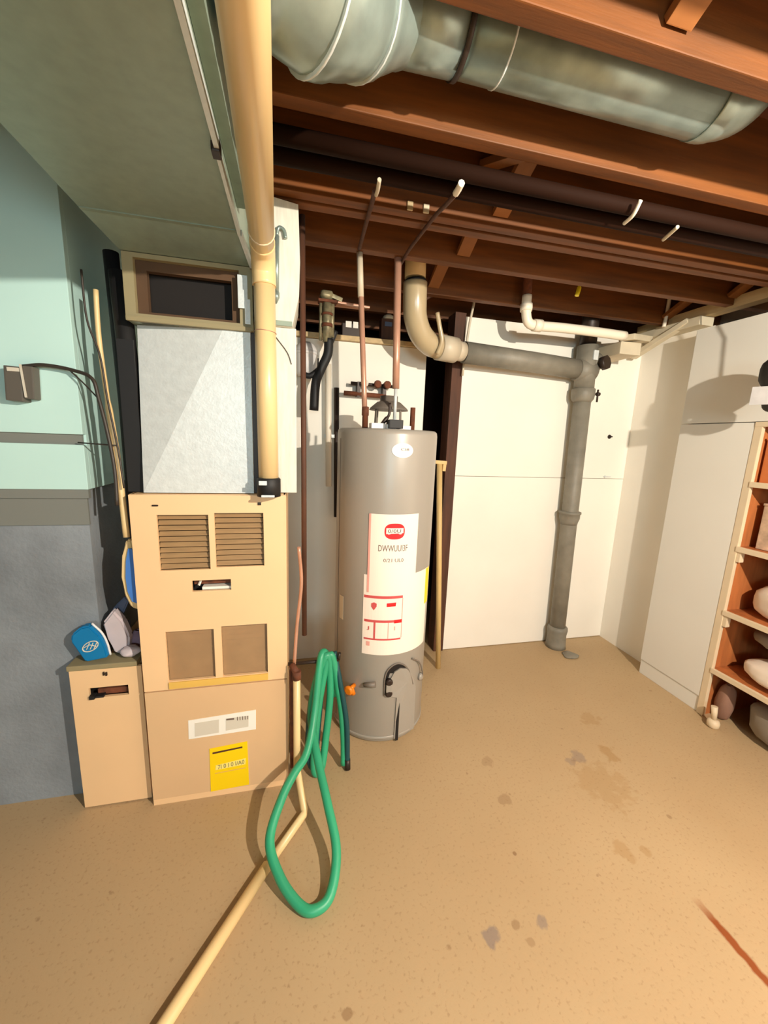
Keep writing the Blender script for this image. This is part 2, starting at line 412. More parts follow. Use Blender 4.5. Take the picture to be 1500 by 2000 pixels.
# ================================================================== LAMP (behind the camera, on a joist)
lamp = thing('ceiling_lamp', 'bare bulb in a porcelain socket under the joists, behind the viewer', 'lamp', (BULB_POS.x, BULB_POS.y, 2.1))
obj('socket', lt((BULB_POS.x, BULB_POS.y, 2.19), [(0.022, 0), (0.03, 0.012), (0.034, 0.06), (0.055, 0.075), (0.055, 0.091)], 20), 'plasticw', lamp)
em = bpy.data.materials.new('clear_bulb'); em.use_nodes = True   # clear glass envelope: lets the filament light through
_nt = em.node_tree; _t = _nt.nodes.new('ShaderNodeBsdfTransparent'); _t.inputs[0].default_value = (0.96, 0.95, 0.93, 1)
_nt.links.new(_t.outputs[0], _nt.nodes['Material Output'].inputs['Surface'])
obj('bulb', lt(BULB_POS, [(0.0001, -0.034), (0.018, -0.03), (0.03, -0.016), (0.034, 0), (0.03, 0.016), (0.018, 0.03), (0.014, 0.04)], 16), em, lamp)
_l = bpy.data.lights.new('bulb_light', 'POINT'); _l.energy = BULB_STRENGTH; _l.color = BULB_COL; _l.shadow_soft_size = 0.022
_o = bpy.data.objects.new('bulb_light', _l); COL.objects.link(_o); _o.location = BULB_POS
bm = B(); box(bm, BULB_POS.x-0.09, BULB_POS.x+0.09, -0.90, -0.46, 2.282, 2.299); obj('mounting_board', bm, 'wood2', lamp)

# ================================================================== FURNACE
fx0, fx1, fy = -0.56, -0.028, 1.5
fu = thing('furnace', 'tall beige gas furnace with louvred door between filter cabinet and water heater', 'furnace', (-0.294, 1.8, 0))
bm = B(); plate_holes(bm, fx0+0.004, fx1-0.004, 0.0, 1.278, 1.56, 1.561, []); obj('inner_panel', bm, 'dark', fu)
bm = B()
box(bm, fx0, fx0+0.012, fy+0.012, 2.1, 0, 1.28, 0.003); box(bm, fx1-0.012, fx1, fy+0.012, 2.1, 0, 1.28, 0.003)
box(bm, fx0, fx1, fy+0.012, 2.1, 1.268, 1.28); box(bm, fx0, fx1, 2.09, 2.1, 0, 1.28); box(bm, fx0, fx1, fy+0.004, 2.1, 0, 0.03)
obj('cabinet_body', bm, 'furnace', fu)
gr = [(-0.475, -0.304, 1.0, 1.207), (-0.284, -0.111, 1.006, 1.213), (-0.473, -0.303, 0.552, 0.758), (-0.276, -0.105, 0.552, 0.766)]
slot = (-0.371, -0.234, 0.914, 0.957)
bm = B(); plate_holes(bm, fx0+0.001, fx1-0.001, 0.517, 1.279, fy, fy+0.012, gr+[slot]); ud = obj('upper_door', bm, 'furnace', fu)
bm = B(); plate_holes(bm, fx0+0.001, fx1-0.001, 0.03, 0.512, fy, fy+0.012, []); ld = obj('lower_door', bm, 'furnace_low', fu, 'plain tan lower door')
for gi, g in enumerate(gr):
    n = 10; hgt = (g[3]-g[2])/n
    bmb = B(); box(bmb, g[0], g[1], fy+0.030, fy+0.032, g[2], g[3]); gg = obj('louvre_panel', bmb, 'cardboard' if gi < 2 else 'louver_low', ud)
    for k in range(n):
        z = g[2]+hgt*(k+0.5)
        bm = B(); obox(bm, ((g[0]+g[1])/2, fy+0.017, z), (g[1]-g[0], 0.0022, hgt*(0.86 if gi < 2 else 1.12)), Matrix.Rotation(math.radians(-28 if gi < 2 else -7), 3, 'X'))
        o = obj('louvre', bm, 'louver' if gi < 2 else 'louver_low', ud); o.parent = ud
bm = B(); box(bm, -0.34, -0.236, fy+0.014, fy+0.05, 0.914, 0.925, 0.003); bar(bm, (-0.352, fy+0.02, 0.93), (-0.345, fy+0.03, 0.95), 0.006, 0.006); obj('handle_lip', bm, 'labelw', ud, 'pale lip inside the handle slot')
bm = B(); box(bm, slot[0], slot[1], fy+0.035, fy+0.04, 0.93, 0.957); obj('handle_recess', bm, 'rust', ud)
bm = B(); box(bm, -0.472, -0.104, fy-0.006, fy, 0.522, 0.549, 0.002); obj('gold_strip', bm, 'goldstrip', ud, 'yellow strip below the lower louvres')
for x, z, s in ((-0.476, 1.242, (0.02, 0.006)), (-0.124, 1.248, (0.012, 0.01))):
    obj('latch', bx(x-s[0]/2, x+s[0]/2, fy-0.005, fy, z-s[1]/2, z+s[1]/2, bev=0.002), 'irondk', ud)
bm = B(); prism(bm, [(-0.414, 0.290), (-0.157, 0.298), (-0.155, 0.388), (-0.412, 0.374)], fy-0.0015, fy); wl_ = obj('data_label', bm, 'labelw', ld, 'white data plate')
bm = B(); prism(bm, [(-0.391, 0.299), (-0.300, 0.304), (-0.298, 0.364), (-0.389, 0.360)], fy-0.0022, fy-0.0016); obj('label_field', bm, 'labelg', ld)
bm = B(); prism(bm, [(-0.274, 0.309), (-0.186, 0.315), (-0.184, 0.366), (-0.272, 0.364)], fy-0.0022, fy-0.0016); obj('label_field', bm, 'labelg', ld)
bm = B(); box(bm, -0.27, -0.24, fy-0.003, fy-0.0023, 0.356, 0.363)
for k in range(5): box(bm, -0.229+k*0.010, -0.226+k*0.010, fy-0.003, fy-0.0023, 0.350, 0.366)
obj('print', bm, 'ink', ld)
bm = B(); prism(bm, [(-0.342, 0.030), (-0.190, 0.036), (-0.192, 0.246), (-0.339, 0.234)], fy-0.0022, fy-0.0004); obj('warning_label', bm, 'yellow', ld, 'bright yellow label')
bm = B(); prism(bm, [(-0.328, 0.208), (-0.212, 0.219), (-0.212, 0.226), (-0.328, 0.216)], fy-0.003, fy-0.0023); obj('print', bm, 'post', ld)
bm = B(); prism(bm, [(-0.320, 0.131), (-0.202, 0.139), (-0.200, 0.168), (-0.318, 0.153)], fy-0.003, fy-0.0023); obj('print', bm, 'yellow2', ld)
bm = B(); prism(bm, [(-0.322, 0.113), (-0.202, 0.120), (-0.202, 0.124), (-0.322, 0.117)], fy-0.003, fy-0.0023); obj('print', bm, 'goldstrip', ld)
tx = text_bm('7I 0 I 0 I/A0', 0.02, 0.104)
for v in tx.verts: v.co = Vector((-0.258+v.co.x, fy-0.0034, 0.148+v.co.z+v.co.x*0.09))
obj('lettering', tx, 'ink', ld)
# base plate shadow gap / foot
obj('foot_rail', bx(fx0+0.01, fx1-0.01, fy+0.014, 2.08, 0.0, 0.012), 'irondk', fu)

# filter cabinet left of the furnace
fc = thing('filter_cabinet', 'short beige metal filter cabinet standing left of the furnace', 'cabinet', (-0.70, 1.75, 0))
bm = B(); plate_holes(bm, -0.820, -0.578, 0.006, 0.606, 1.54, 1.552, [(-0.762, -0.628, 0.488, 0.53)]); fp = obj('front_panel', bm, 'furnace', fc)
bm = B(); box(bm, -0.818, -0.808, 1.552, 1.615, 0.0, 0.60); box(bm, -0.59, -0.58, 1.552, 2.1, 0, 0.60); box(bm, -0.736, -0.58, 1.615, 2.1, 0.592, 0.6); box(bm, -0.818, -0.58, 1.552, 1.615, 0.592, 0.6); obj('cabinet_body', bm, 'furnace', fc)
obj('inner_panel', bx(-0.806, -0.592, 1.59, 1.594, 0.02, 0.59), 'dark', fc)
bm = B(); box(bm, -0.74, -0.63, 1.556, 1.58, 0.489, 0.512, 0.003); obj('handle_lip', bm, 'rust', fp)
bm = B(); box(bm, -0.760, -0.742, 1.53, 1.556, 0.486, 0.50, 0.002); box(bm, -0.741, -0.712, 1.534, 1.556, 0.489, 0.497, 0.002); obj('slot_clip', bm, 'black', fp)
bm = B(); box(bm, -0.708, -0.703, 1.535, 1.541, 0.580, 0.594, 0.001); box(bm, -0.700, -0.694, 1.535, 1.541, 0.578, 0.592, 0.001); obj('latch', bm, 'irondk', fp)
bm = B(); box(bm, -0.825, -0.59, 1.535, 1.617, 0.608, 0.628, 0.004); obj('top_tray', bm, 'olive', fc)
# things lying on it
bag = thing('blue_pouch', 'bright blue pouch with a round crest standing on the filter cabinet', 'pouch', (-0.745, 1.58, 0.629))
bm = B(); prism(bm, [(-0.772, 0.630), (-0.694, 0.642), (-0.701, 0.690), (-0.716, 0.734), (-0.746, 0.775), (-0.775, 0.772), (-0.806, 0.745), (-0.812, 0.718)], 1.555, 1.592)
bmesh.ops.bevel(bm, geom=bm.edges[:], offset=0.006, segments=2, affect='EDGES'); obj('pouch_body', bm, 'blue', bag)
bm = B(); tube(bm, spline([(-0.692, 1.573, 0.644), (-0.699, 1.573, 0.692), (-0.714, 1.573, 0.737), (-0.744, 1.573, 0.778)], 5), 0.004, 8); obj('piping', bm, 'plasticw', bag, 'pale piping on the edge')
cr = []
for k in range(24):
    t = 2*PI*k/24; cr.append((-0.748+0.026*math.cos(t)+0.004*math.sin(t), 1.5545, 0.694+0.02*math.sin(t)+0.006*math.cos(t)))
bm = B(); tube(bm, cr+[cr[0]], 0.0022, 6); 
for dx in (-0.012, 0.0, 0.012): tube(bm, spline([(-0.75+dx, 1.554, 0.682), (-0.744+dx, 1.554, 0.694), (-0.738+dx, 1.554, 0.708)], 4), 0.0018, 6)
tube(bm, spline([(-0.77, 1.554, 0.69), (-0.75, 1.554, 0.70), (-0.728, 1.554, 0.692)], 4), 0.0018, 6)
obj('crest', bm, 'labelg', bag, 'silver round crest')
bm = B(); prism(bm, [(-0.690, 0.632), (-0.640, 0.634), (-0.632, 0.70), (-0.650, 0.765), (-0.682, 0.815), (-0.722, 0.762), (-0.706, 0.70)], 1.597, 1.64)
bmesh.ops.bevel(bm, geom=bm.edges[:], offset=0.008, segments=2, affect='EDGES'); solo('folded_cloth', bm, 'cloth', 'pale pinkish folded cloth leaning behind the blue pouch', 'cloth')
bm = B(); prism(bm, [(-0.724, 0.765), (-0.690, 0.815), (-0.655, 0.85), (-0.640, 0.835), (-0.70, 0.70)], 1.644, 1.668); bmesh.ops.bevel(bm, geom=bm.edges[:], offset=0.005, segments=2, affect='EDGES')
# rests on the cabinet top
box(bm, -0.70, -0.65, 1.646, 1.666, 0.602, 0.74); solo('blue_grey_cloth', bm, 'bluegrey', 'blue-grey cloth standing behind the pale cloth', 'cloth')
bm = B(); blob(bm, (-0.627, 1.585, 0.648), (0.07, 0.06, 0.038), 2.2, lump=0.08, seed=3); solo('cloth_scrap', bm, 'cloth', 'small pale cloth scrap beside the furnace on the filter cabinet', 'cloth')
bm = B(); blob(bm, (-0.625, 1.66, 0.652), (0.055, 0.07, 0.096), 2.4, lump=0.06, seed=5); solo('mauve_cloth', bm, 'purple', 'mauve cloth bundle tucked against the furnace side', 'cloth')

# paddle with blue blade and cream handle hanging beside the furnace
pd = thing('paddle', 'long cream-handled paddle with blue blade hanging beside the furnace', 'paddle', (-0.585, 1.525, 0.83))
bm = B(); tube(bm, spline([(-0.632, 1.575, 1.95), (-0.634, 1.572, 1.80), (-0.622, 1.565, 1.60), (-0.603, 1.552, 1.40), (-0.588, 1.535, 1.12)], 6), [0.008]*13+[0.011]*12, 10); obj('handle', bm, 'cream', pd)
poly = [(-0.590, 1.11), (-0.606, 1.05), (-0.614, 0.97), (-0.610, 0.90), (-0.592, 0.85), (-0.566, 0.838), (-0.562, 0.90), (-0.562, 1.05), (-0.573, 1.11)]
bm = B(); prism(bm, poly, 1.532, 1.556); bmesh.ops.bevel(bm, geom=bm.edges[:], offset=0.005, segments=2, affect='EDGES'); obj('blade_rim', bm, 'cream', pd)
bm = B(); prism(bm, [(-0.566+(x+0.566)*0.68, 0.97+(z-0.97)*0.78) for x, z in poly], 1.524, 1.5315); obj('blade', bm, 'blue2', pd, 'blue face of the blade')

# black stand-ins for the shade in the gap between wall and plenum
ln = thing('gap_shade', 'black upright shapes added for the shade in the gap beside the plenum', 'pipe', (-0.555, 1.6, 1.285))
obj('gap_shade_front', tb([(-0.552, 1.59, 1.285), (-0.553, 1.59, 1.6), (-0.570, 1.60, 2.02)], 0.030, 14), 'black', ln)
obj('gap_shade_rear', tb([(-0.600, 1.66, 0.95), (-0.600, 1.66, 1.6), (-0.610, 1.66, 2.1)], 0.024, 14), 'black', ln)
bm = B(); box(bm, -0.578, -0.526, 1.556, 1.562, 1.283, 1.80); obj('gap_shade_strip', bm, 'black', ln)

# box on the aqua wall with its cables
jb = thing('junction_box', 'dark grey box on the aqua wall with a cable leaving its top', 'electrical box', (-0.87, 1.58, 1.58))
bm = B(); obox(bm, (-0.884, 1.575, 1.634), (0.050, 0.042, 0.110), Matrix.Rotation(math.radians(3), 3, 'Y'), 0.005); obj('box_body', bm, 'boxgrey', jb)
bm = B(); obox(bm, (-0.843, 1.573, 1.640), (0.03, 0.036, 0.104), Matrix.Rotation(math.radians(3), 3, 'Y'), 0.004); obj('box_side', bm, 'boxgrey', jb)
bm = B(); bar(bm, (-0.857, 1.551, 1.695), (-0.852, 1.551, 1.592), 0.003, 0.006); box(bm, -0.895, -0.862, 1.550, 1.553, 1.672, 1.684); obj('box_seam', bm, 'labelg', jb, 'pale seam strips')
cpath = spline([(-0.862, 1.572, 1.692), (-0.80, 1.568, 1.70), (-0.72, 1.566, 1.69), (-0.655, 1.545, 1.665), (-0.638, 1.54, 1.60), (-0.616, 1.53, 1.48), (-0.603, 1.524, 1.36), (-0.600, 1.512, 1.24)], 6)
obj('cable', tb(cpath, 0.006, 8), 'cable', jb)
obj('cable', tb(spline([(-0.73, 1.572, 1.69), (-0.69, 1.566, 1.65), (-0.64, 1.543, 1.60)], 5), 0.0025, 6), 'cable', jb)
bm = B(); tube(bm, [(-0.735, 1.59, 1.45), (-0.592, 1.53, 1.446)], 0.0025, 6); tube(bm, spline([(-0.66, 1.555, 2.0), (-0.655, 1.55, 1.85), (-0.625, 1.545, 1.74), (-0.612, 1.54, 1.60), (-0.590, 1.53, 1.44), (-0.575, 1.515, 1.30)], 6), 0.0035, 6)
solo('thermostat_wire', bm, 'cable', 'thin dark wire running down past the cream handle beside the plenum', 'wire')

# ================================================================== PLENUM, TRUNK, RISER
pln = thing('plenum', 'galvanised sheet metal plenum box on top of the furnace', 'duct', (-0.33, 1.8, 1.281))
bm = B(); v = [bm.verts.new(p) for p in [(-0.520, 1.53, 1.283), (-0.146, 1.53, 1.283), (-0.146, 1.53, 1.855), (-0.235, 1.53, 1.855), (-0.520, 1.585, 1.855), (-0.520, 2.05, 1.283), (-0.146, 2.05, 1.283), (-0.146, 2.05, 1.855), (-0.520, 2.05, 1.855)]]
for f in ((0,3,4), (0,1,2,3), (5,8,7,6), (0,5,6,1), (1,6,7,2), (0,4,8,5), (2,7,8,4,3)): bm.faces.new([v[i] for i in f])
obj('plenum_body', bm, 'galv', pln, 'sheet metal box with a diagonal crease')
bm = B(); box(bm, -0.145, -0.130, 1.545, 1.56, 1.283, 1.86); obj('corner_seam', bm, 'irondk', pln)
hz0, hz1 = 1.878, 2.046
bm = B(); plate_holes(bm, -0.532, -0.135, 1.857, 2.06, 1.525, 1.545, [(-0.500, -0.178, hz0, hz1)]); obj('opening_frame', bm, 'olive', pln, 'olive frame around the dark filter opening')
bm = B(); plate_holes(bm, -0.500, -0.178, hz0, hz1, 1.546, 1.57, [(-0.468, -0.205, hz0+0.012, hz1-0.03)]); obj('opening_liner', bm, 'cardboard', pln, 'brown liner inside the opening')
bm = B(); plate_holes(bm, -0.5, -0.178, hz0, hz1, 1.59, 1.60, []); obj('opening_shade', bm, 'dark', pln)  # near-black sheet standing in for the shade deep inside the opening
bm = B(); box(bm, -0.532, -0.501, 1.546, 2.05, 1.857, 2.06); box(bm, -0.177, -0.135, 1.546, 2.05, 1.857, 2.06); box(bm, -0.478, -0.185, 1.61, 2.05, 2.04, 2.06); obj('upper_box', bm, 'galvdull', pln)
bm = B(); box(bm, -0.182, -0.150, 1.515, 1.525, 1.925, 2.03, 0.002); box(bm, -0.160, -0.142, 1.512, 1.525, 1.875, 1.955, 0.002); obj('metal_tab', bm, 'galv', pln)
bm = B(); box(bm, -0.53, -0.14, 1.515, 1.530, 1.852, 1.868, 0.004); obj('lower_rail', bm, 'olive', pln)

tr = thing('trunk_duct', 'wide grey-green rectangular trunk duct overhead running toward the viewer', 'duct', (-0.37, 0.3, 2.10))
bm = B(); box(bm, -0.575, -0.160, -2.2, 1.375, 2.10, 2.296, 0.003); obj('duct_body', bm, 'galvdull', tr)
bm = B(); v = [bm.verts.new(p) for p in [(-0.575, 1.375, 2.10), (-0.162, 1.375, 2.10), (-0.142, 1.524, 2.062), (-0.535, 1.524, 2.062), (-0.575, 1.375, 2.296), (-0.162, 1.375, 2.296), (-0.142, 1.60, 2.296), (-0.535, 1.60, 2.296), (-0.142, 1.60, 2.062), (-0.535, 1.60, 2.062)]]
for f in ((0,1,2,3), (3,2,8,9), (4,7,6,5), (0,4,5,1), (0,3,9,7,4), (1,5,6,8,2), (9,8,6,7)): bm.faces.new([v[i] for i in f])
obj('transition', bm, 'galvdull', tr, 'sloping transition down to the plenum')
bm = B(); bar(bm, (-0.154, -2.2, 2.097), (-0.154, 1.0, 2.097), 0.010, 0.02); obj('seam_flange', bm, 'galv', tr, 'bright folded seam along the edge')
bm = B(); bar(bm, (-0.156, 1.03, 2.097), (-0.156, 1.375, 2.097), 0.008, 0.02); obj('seam_flange', bm, 'galv', tr)
bm = B(); bar(bm, (-0.154, 1.378, 2.098), (-0.135, 1.515, 2.062), 0.010, 0.02); obj('seam_flange', bm, 'galv', tr)
bm = B(); box(bm, -0.166, -0.148, 1.0, 1.03, 2.082, 2.11, 0.003); obj('seam_clip', bm, 'irondk', tr)
bm = B(); box(bm, -0.159, -0.132, -2.2, 1.37, 2.16, 2.296); obj('side_flange', bm, 'galvdull', tr)
bm = B(); box(bm, -0.572, -0.165, 1.366, 1.380, 2.097, 2.101); obj('joint_seam', bm, 'galvdull', tr)

rs = thing('duct_riser', 'white painted duct riser standing beside the plenum behind the cream pipe', 'duct', (-0.06, 1.65, 1.281))
bm = B(); box(bm, -0.128, 0.012, 1.55, 1.75, 1.283, 1.885, 0.003); obj('lower_section', bm, 'ductwhite', rs)
bm = B(); prism(bm, [(-0.128, 1.885), (-0.002, 1.885), (0.022, 1.99), (0.026, 2.10), (0.020, 2.28), (-0.128, 2.298)], 1.535, 1.76); obj('upper_section', bm, 'ductwhite', rs)
bm = B(); box(bm, -0.128, -0.002, 1.528, 1.536, 1.886, 1.902); obj('collar', bm, 'galvdull', rs)
bm = B(); tube(bm, [(-0.055, 1.526, 1.99), (-0.052, 1.526, 2.17)], 0.009, 10); tube(bm, spline([(-0.052, 1.526, 2.17), (-0.045, 1.525, 2.195), (-0.028, 1.525, 2.19), (-0.022, 1.526, 2.165)], 5), 0.006, 8); lathe(bm, (-0.056, 1.526, 1.955), [(0.002, 0), (0.012, 0.02), (0.012, 0.036)], 10); obj('damper_rod', bm, 'galvround', rs, 'grey hooked damper rod')
bm = B(); tube(bm, spline([(-0.06, 1.548, 1.85), (-0.02, 1.547, 1.80), (-0.005, 1.547, 1.76)], 4), 0.0015, 6); obj('wire', bm, 'cable', rs)
# brown vertical pipe right of the riser
bm = B(); tube(bm, [(0.045, 1.66, 0.62), (0.042, 1.66, 1.4), (0.036, 1.66, 2.31)], 0.011, 10); solo('gas_pipe', bm, 'post', 'thin brown vertical pipe right of the white duct riser', 'pipe')
bm = B(); tube(bm, spline([(0.02, 1.56, 1.06), (0.03, 1.57, 0.9), (0.012, 1.56, 0.72), (0.0, 1.53, 0.56)], 6), 0.007, 8); solo('copper_tubing', bm, 'copper', 'bent copper tube along the right side of the furnace', 'pipe')

# cream PVC flue from the furnace
fl = thing('pvc_flue', 'cream plastic flue pipe rising from the furnace and running overhead', 'pipe', (-0.10, 1.47, 1.281))
obj('riser_pipe', tb([(-0.088, 1.475, 1.345), (-0.092, 1.475, 2.0)], 0.035, 20), 'cream', fl)
el = spline([(-0.092, 1.475, 1.99), (-0.093, 1.472, 2.04), (-0.092, 1.43, 2.078), (-0.090, 1.375, 2.083)], 6)
obj('elbow', tb(el, 0.0385, 20), 'cream', fl)
obj('overhead_pipe', tb([(-0.090, 1.39, 2.083), (-0.060, 0.6, 2.06), (0.02, -2.0, 2.0)], 0.036, 20), 'cream', fl)
obj('coupling', tb([(-0.0872, 1.315, 2.0815), (-0.0868, 1.305, 2.0812)], 0.0385, 20), 'shelfedge', fl)
bm = B(); lathe(bm, (-0.088, 1.475, 1.281), [(0.042, 0), (0.042, 0.064), (0.037, 0.068)], 20); obj('rubber_boot', bm, 'black', fl, 'black rubber boot')
obj('clamp', bx(-0.120, -0.092, 1.430, 1.437, 1.325, 1.341, bev=0.003), 'galv', fl); obj('clamp', bx(-0.112, -0.066, 1.424, 1.436, 1.283, 1.291, bev=0.003), 'galv', fl)
bm = B(); tube(bm, [(-0.0905+0.0355*math.cos(t*PI/8), 1.475+0.0355*math.sin(t*PI/8), 1.845-0.002*math.cos(t*PI/8)) for t in range(17)], 0.0014, 6); obj('joint_line', bm, 'copper', fl)

# round galvanised duct between joists
rd = thing('round_duct', 'round galvanised duct with crimped elbow hanging in the joist bay', 'duct', (0.5, 0.98, 2.25))
RC = (0.962, 2.383); RR = 0.078
obj('pipe', tb([(0.34, RC[0], RC[1]), (1.03, RC[0], RC[1])], RR, 32), 'galvround', rd)
obj('pipe_joint', tb([(0.2, RC[0]-0.005, RC[1]-0.008), (0.36, RC[0], RC[1])], RR+0.003, 32), 'galvround', rd)
bm = B(); tube(bm, spline([(1.025, RC[0], RC[1]), (1.06, RC[0], RC[1]+0.002), (1.115, RC[0], RC[1]+0.022), (1.155, RC[0], RC[1]+0.07), (1.165, RC[0], 2.529)], 5), [RR+0.002]*6+[RR]*15, 32); obj('end_elbow', bm, 'galvround', rd)
ep = spline([(-0.095, 0.80, 2.297), (-0.04, 0.815, 2.295), (0.05, 0.855, 2.29), (0.13, 0.91, 2.325), (0.21, 0.957, 2.374)], 8)
rr = [0.122-0.04*max(0, (i-16)/16) + (0.004 if i % 8 in (0, 1) else 0.0) for i in range(len(ep))]
obj('elbow', tb(ep, rr, 32), 'galvround', rd, 'crimped elbow')
for i in (8, 16, 24):
    a, b_ = ep[i-1], ep[i]; obj('crimp_seam', tb([a, a.lerp(b_, 0.35)], rr[i]+0.0035, 32), 'galv', rd)
obj('hanger_strap', tb([(0.352, RC[0]-0.0, RC[1]), (0.364, RC[0], RC[1])], RR+0.0065, 32), 'irondk', rd, 'dark strap')
obj('crimp_seam', tb([(0.455, RC[0], RC[1]), (0.459, RC[0], RC[1])], RR+0.0015, 32), 'galv', rd)

# dark gas pipes under the joists
for y, z, l in ((1.215, 2.272, 'dark iron pipe under the joists, nearest the round duct'), (1.295, 2.272, 'dark iron pipe under the joists, farther from the round duct')):
    solo('iron_pipe', tb([(-0.11, y, z), (2.78, y, z)], 0.022, 14), 'pipebrown', l, 'pipe', 'iron pipes under the joists')
def strap(pts, m, label, name='cable_strap', r=0.006):
    solo(name, tb(spline(pts, 6), r, 8), m, label, 'strap')
strap([(1.056, 1.16, 2.262), (1.063, 1.19, 2.238), (1.072, 1.235, 2.235)], 'whitepipe', 'white strap stub on the iron pipes, left one')
strap([(1.257, 1.205, 2.238), (1.268, 1.24, 2.236), (1.287, 1.285, 2.238)], 'plate', 'pale strap stub on the iron pipes, right one')
strap([(0.245, 1.253, 2.236), (0.25, 1.30, 2.236), (0.254, 1.345, 2.246)], 'palepvc', 'grey strap stub at the left end of the iron pipes')
strap([(0.476, 1.20, 2.236), (0.478, 1.225, 2.235), (0.479, 1.25, 2.236)], 'whitepipe', 'white cable clip at the top of the hanging wire', r=0.010)
solo('electrical_wire', tb(spline([(0.479, 1.26, 2.236), (0.487, 1.36, 2.26), (0.489, 1.46, 2.28), (0.482, 1.62, 2.285), (0.477, 1.74, 2.287), (0.48, 1.9, 2.288)], 6), 0.007, 8), 'post', 'brown electrical wire crossing under the joists', 'wire')
solo('electrical_wire', tb(spline([(0.250, 1.35, 2.262), (0.262, 1.45, 2.285), (0.267, 1.6, 2.287), (0.275, 1.8, 2.288)], 6), 0.008, 8), 'post', 'dark brown wire under the joists left of the other wire', 'wire')
for i, (x, y) in enumerate(((0.395, 1.515), (0.455, 1.515))):
    o = B(); box(o, x, x+0.022, y-0.022, y-0.001, 2.302, 2.33, 0.004)
    solo('wire_clamp', o, 'tanpvc' if i == 0 else 'plate', ('tan' if i == 0 else 'white')+' wire clamp on the joist above the water heater', 'clamp')
# hanging bits near the back
yt = B(); tube(yt, spline([(1.508, 2.0, 2.372), (1.506, 2.0, 2.34), (1.498, 2.0, 2.305)], 5), [0.008]*4+[0.011]*7, 10); solo('yellow_tag', yt, 'tagyellow', 'yellow pull handle hanging below the joists near the back wall', 'handle')
solo('pull_cord', tb([(1.508, 2.0, 2.374), (1.509, 2.0, 2.53)], 0.0025, 6), 'cable', 'thin cord holding the yellow handle', 'cord')
solo('grey_cable', tb(spline([(1.083, 2.36, 2.52), (1.076, 2.38, 2.35), (1.062, 2.40, 2.2), (1.05, 2.42, 1.92)], 6), 0.008, 8), 'palepvc', 'thin grey cable hanging at the left edge of the white back wall', 'cable')
solo('white_cable', tb(spline([(2.315, 2.2, 2.50), (2.318, 2.2, 2.40), (2.312, 2.2, 2.31), (2.308, 2.2, 2.275)], 6), 0.011, 8), 'whitepipe', 'white cable dropping to the top plate of the right wall', 'cable')

# ================================================================== WATER HEATER
hc = Vector((0.452, 1.9, 0)); HR = 0.243; HH = 1.548
wh = thing('water_heater', 'tall grey cylindrical water heater with white and red label', 'water heater', (hc.x, hc.y, 0))
obj('jacket', lt(hc, [(0.230, 0.0), (0.238, 0.008), (HR, 0.02), (HR, HH-0.025), (HR-0.003, HH-0.008), (HR-0.012, HH)], 72), 'heater', wh)
obj('base_ring', lt(hc, [(HR+0.0015, 0.022), (HR+0.003, 0.026), (HR+0.003, 0.034), (HR+0.0015, 0.038)], 72), 'heater', wh)
def cp(th, z, r): a = math.radians(th); return Vector((hc.x+r*math.cos(a), hc.y+r*math.sin(a), z))
def patch(t0, t1, z0, z1, r, th=0.001, n=24, ztop=None, zbot=None):
    bm = B(); g = []
    for i in range(n+1):
        t = t0+(t1-t0)*i/n; f = i/n
        a = zbot(f) if zbot else z0; b = ztop(f) if ztop else z1
        g.append([bm.verts.new(cp(t, a, r)), bm.verts.new(cp(t, b, r)), bm.verts.new(cp(t, a, r-th)), bm.verts.new(cp(t, b, r-th))])
    for i in range(n):
        a, b = g[i], g[i+1]
        for q in ((a[0], b[0], b[1], a[1]), (a[2], a[3], b[3], b[2]), (a[0], a[2], b[2], b[0]), (a[1], b[1], b[3], a[3])): bm.faces.new(q)
    bm.faces.new((g[0][0], g[0][1], g[0][3], g[0][2])); bm.faces.new((g[-1][0], g[-1][2], g[-1][3], g[-1][1])); return bm
def patch_poly(pts, r, t0, z0):
    """flat outline (degrees offset, metres) wrapped as fan around t0,z0"""
    bm = B(); c = bm.verts.new(cp(t0, z0, r)); vs = [bm.verts.new(cp(t0+a, z0+b, r)) for a, b in pts]
    for i in range(len(vs)): bm.faces.new((c, vs[i], vs[(i+1) % len(vs)]))
    return bm
def oval(at, az, n=36, e=2.0): return [(math.copysign(abs(math.cos(2*PI*k/n))**(2/e), math.cos(2*PI*k/n))*at, math.copysign(abs(math.sin(2*PI*k/n))**(2/e), math.sin(2*PI*k/n))*az) for k in range(n)]
def wrap_text(body, h, wdeg, t0, z0, r, m):
    tx = text_bm(body, h, wdeg)
    bmesh.ops.triangulate(tx, faces=tx.faces[:])
    for v in tx.verts: v.co = cp(t0+v.co.x, z0+v.co.z, r)
    obj('lettering', tx, m, wh)
obj('instruction_sheet', patch(-123.5, -36, 0.485, 0.885, HR+0.0018, ztop=lambda f: 0.884 if f < 0.62 else 0.884+0.012*(f-0.62)), 'label', wh, 'white instruction sheet wrapped round the tank')
obj('yellow_edge', patch(-42, -31, 0.70, 0.885, HR+0.0026), 'yellow', wh, 'yellow edge of the energy label')
obj('main_label', patch(-119.5, -63.5, 0.80, 1.173, HR+0.0032), 'label', wh, 'white main label')
obj('label_border', patch(-119.5, -117.2, 0.80, 1.173, HR+0.0036), 'pink', wh)
obj('logo', patch_poly(oval(11, 0.037, e=2.6), HR+0.0040, -91.6, 1.095), 'red', wh, 'red oval logo')
obj('logo_band', patch(-100.8, -82.2, 1.083, 1.110, HR+0.0046, n=10, zbot=lambda f: 1.083+0.004*f), 'label', wh)
wrap_text('0/0U', 0.017, 14, -92.0, 1.097, HR+0.0052, 'inkdk')
wrap_text('DWWUUI3F', 0.030, 32, -92.4, 1.016, HR+0.0042, 'ink')
wrap_text('0/21 UL0', 0.017, 22, -91.6, 0.959, HR+0.0042, 'ink')
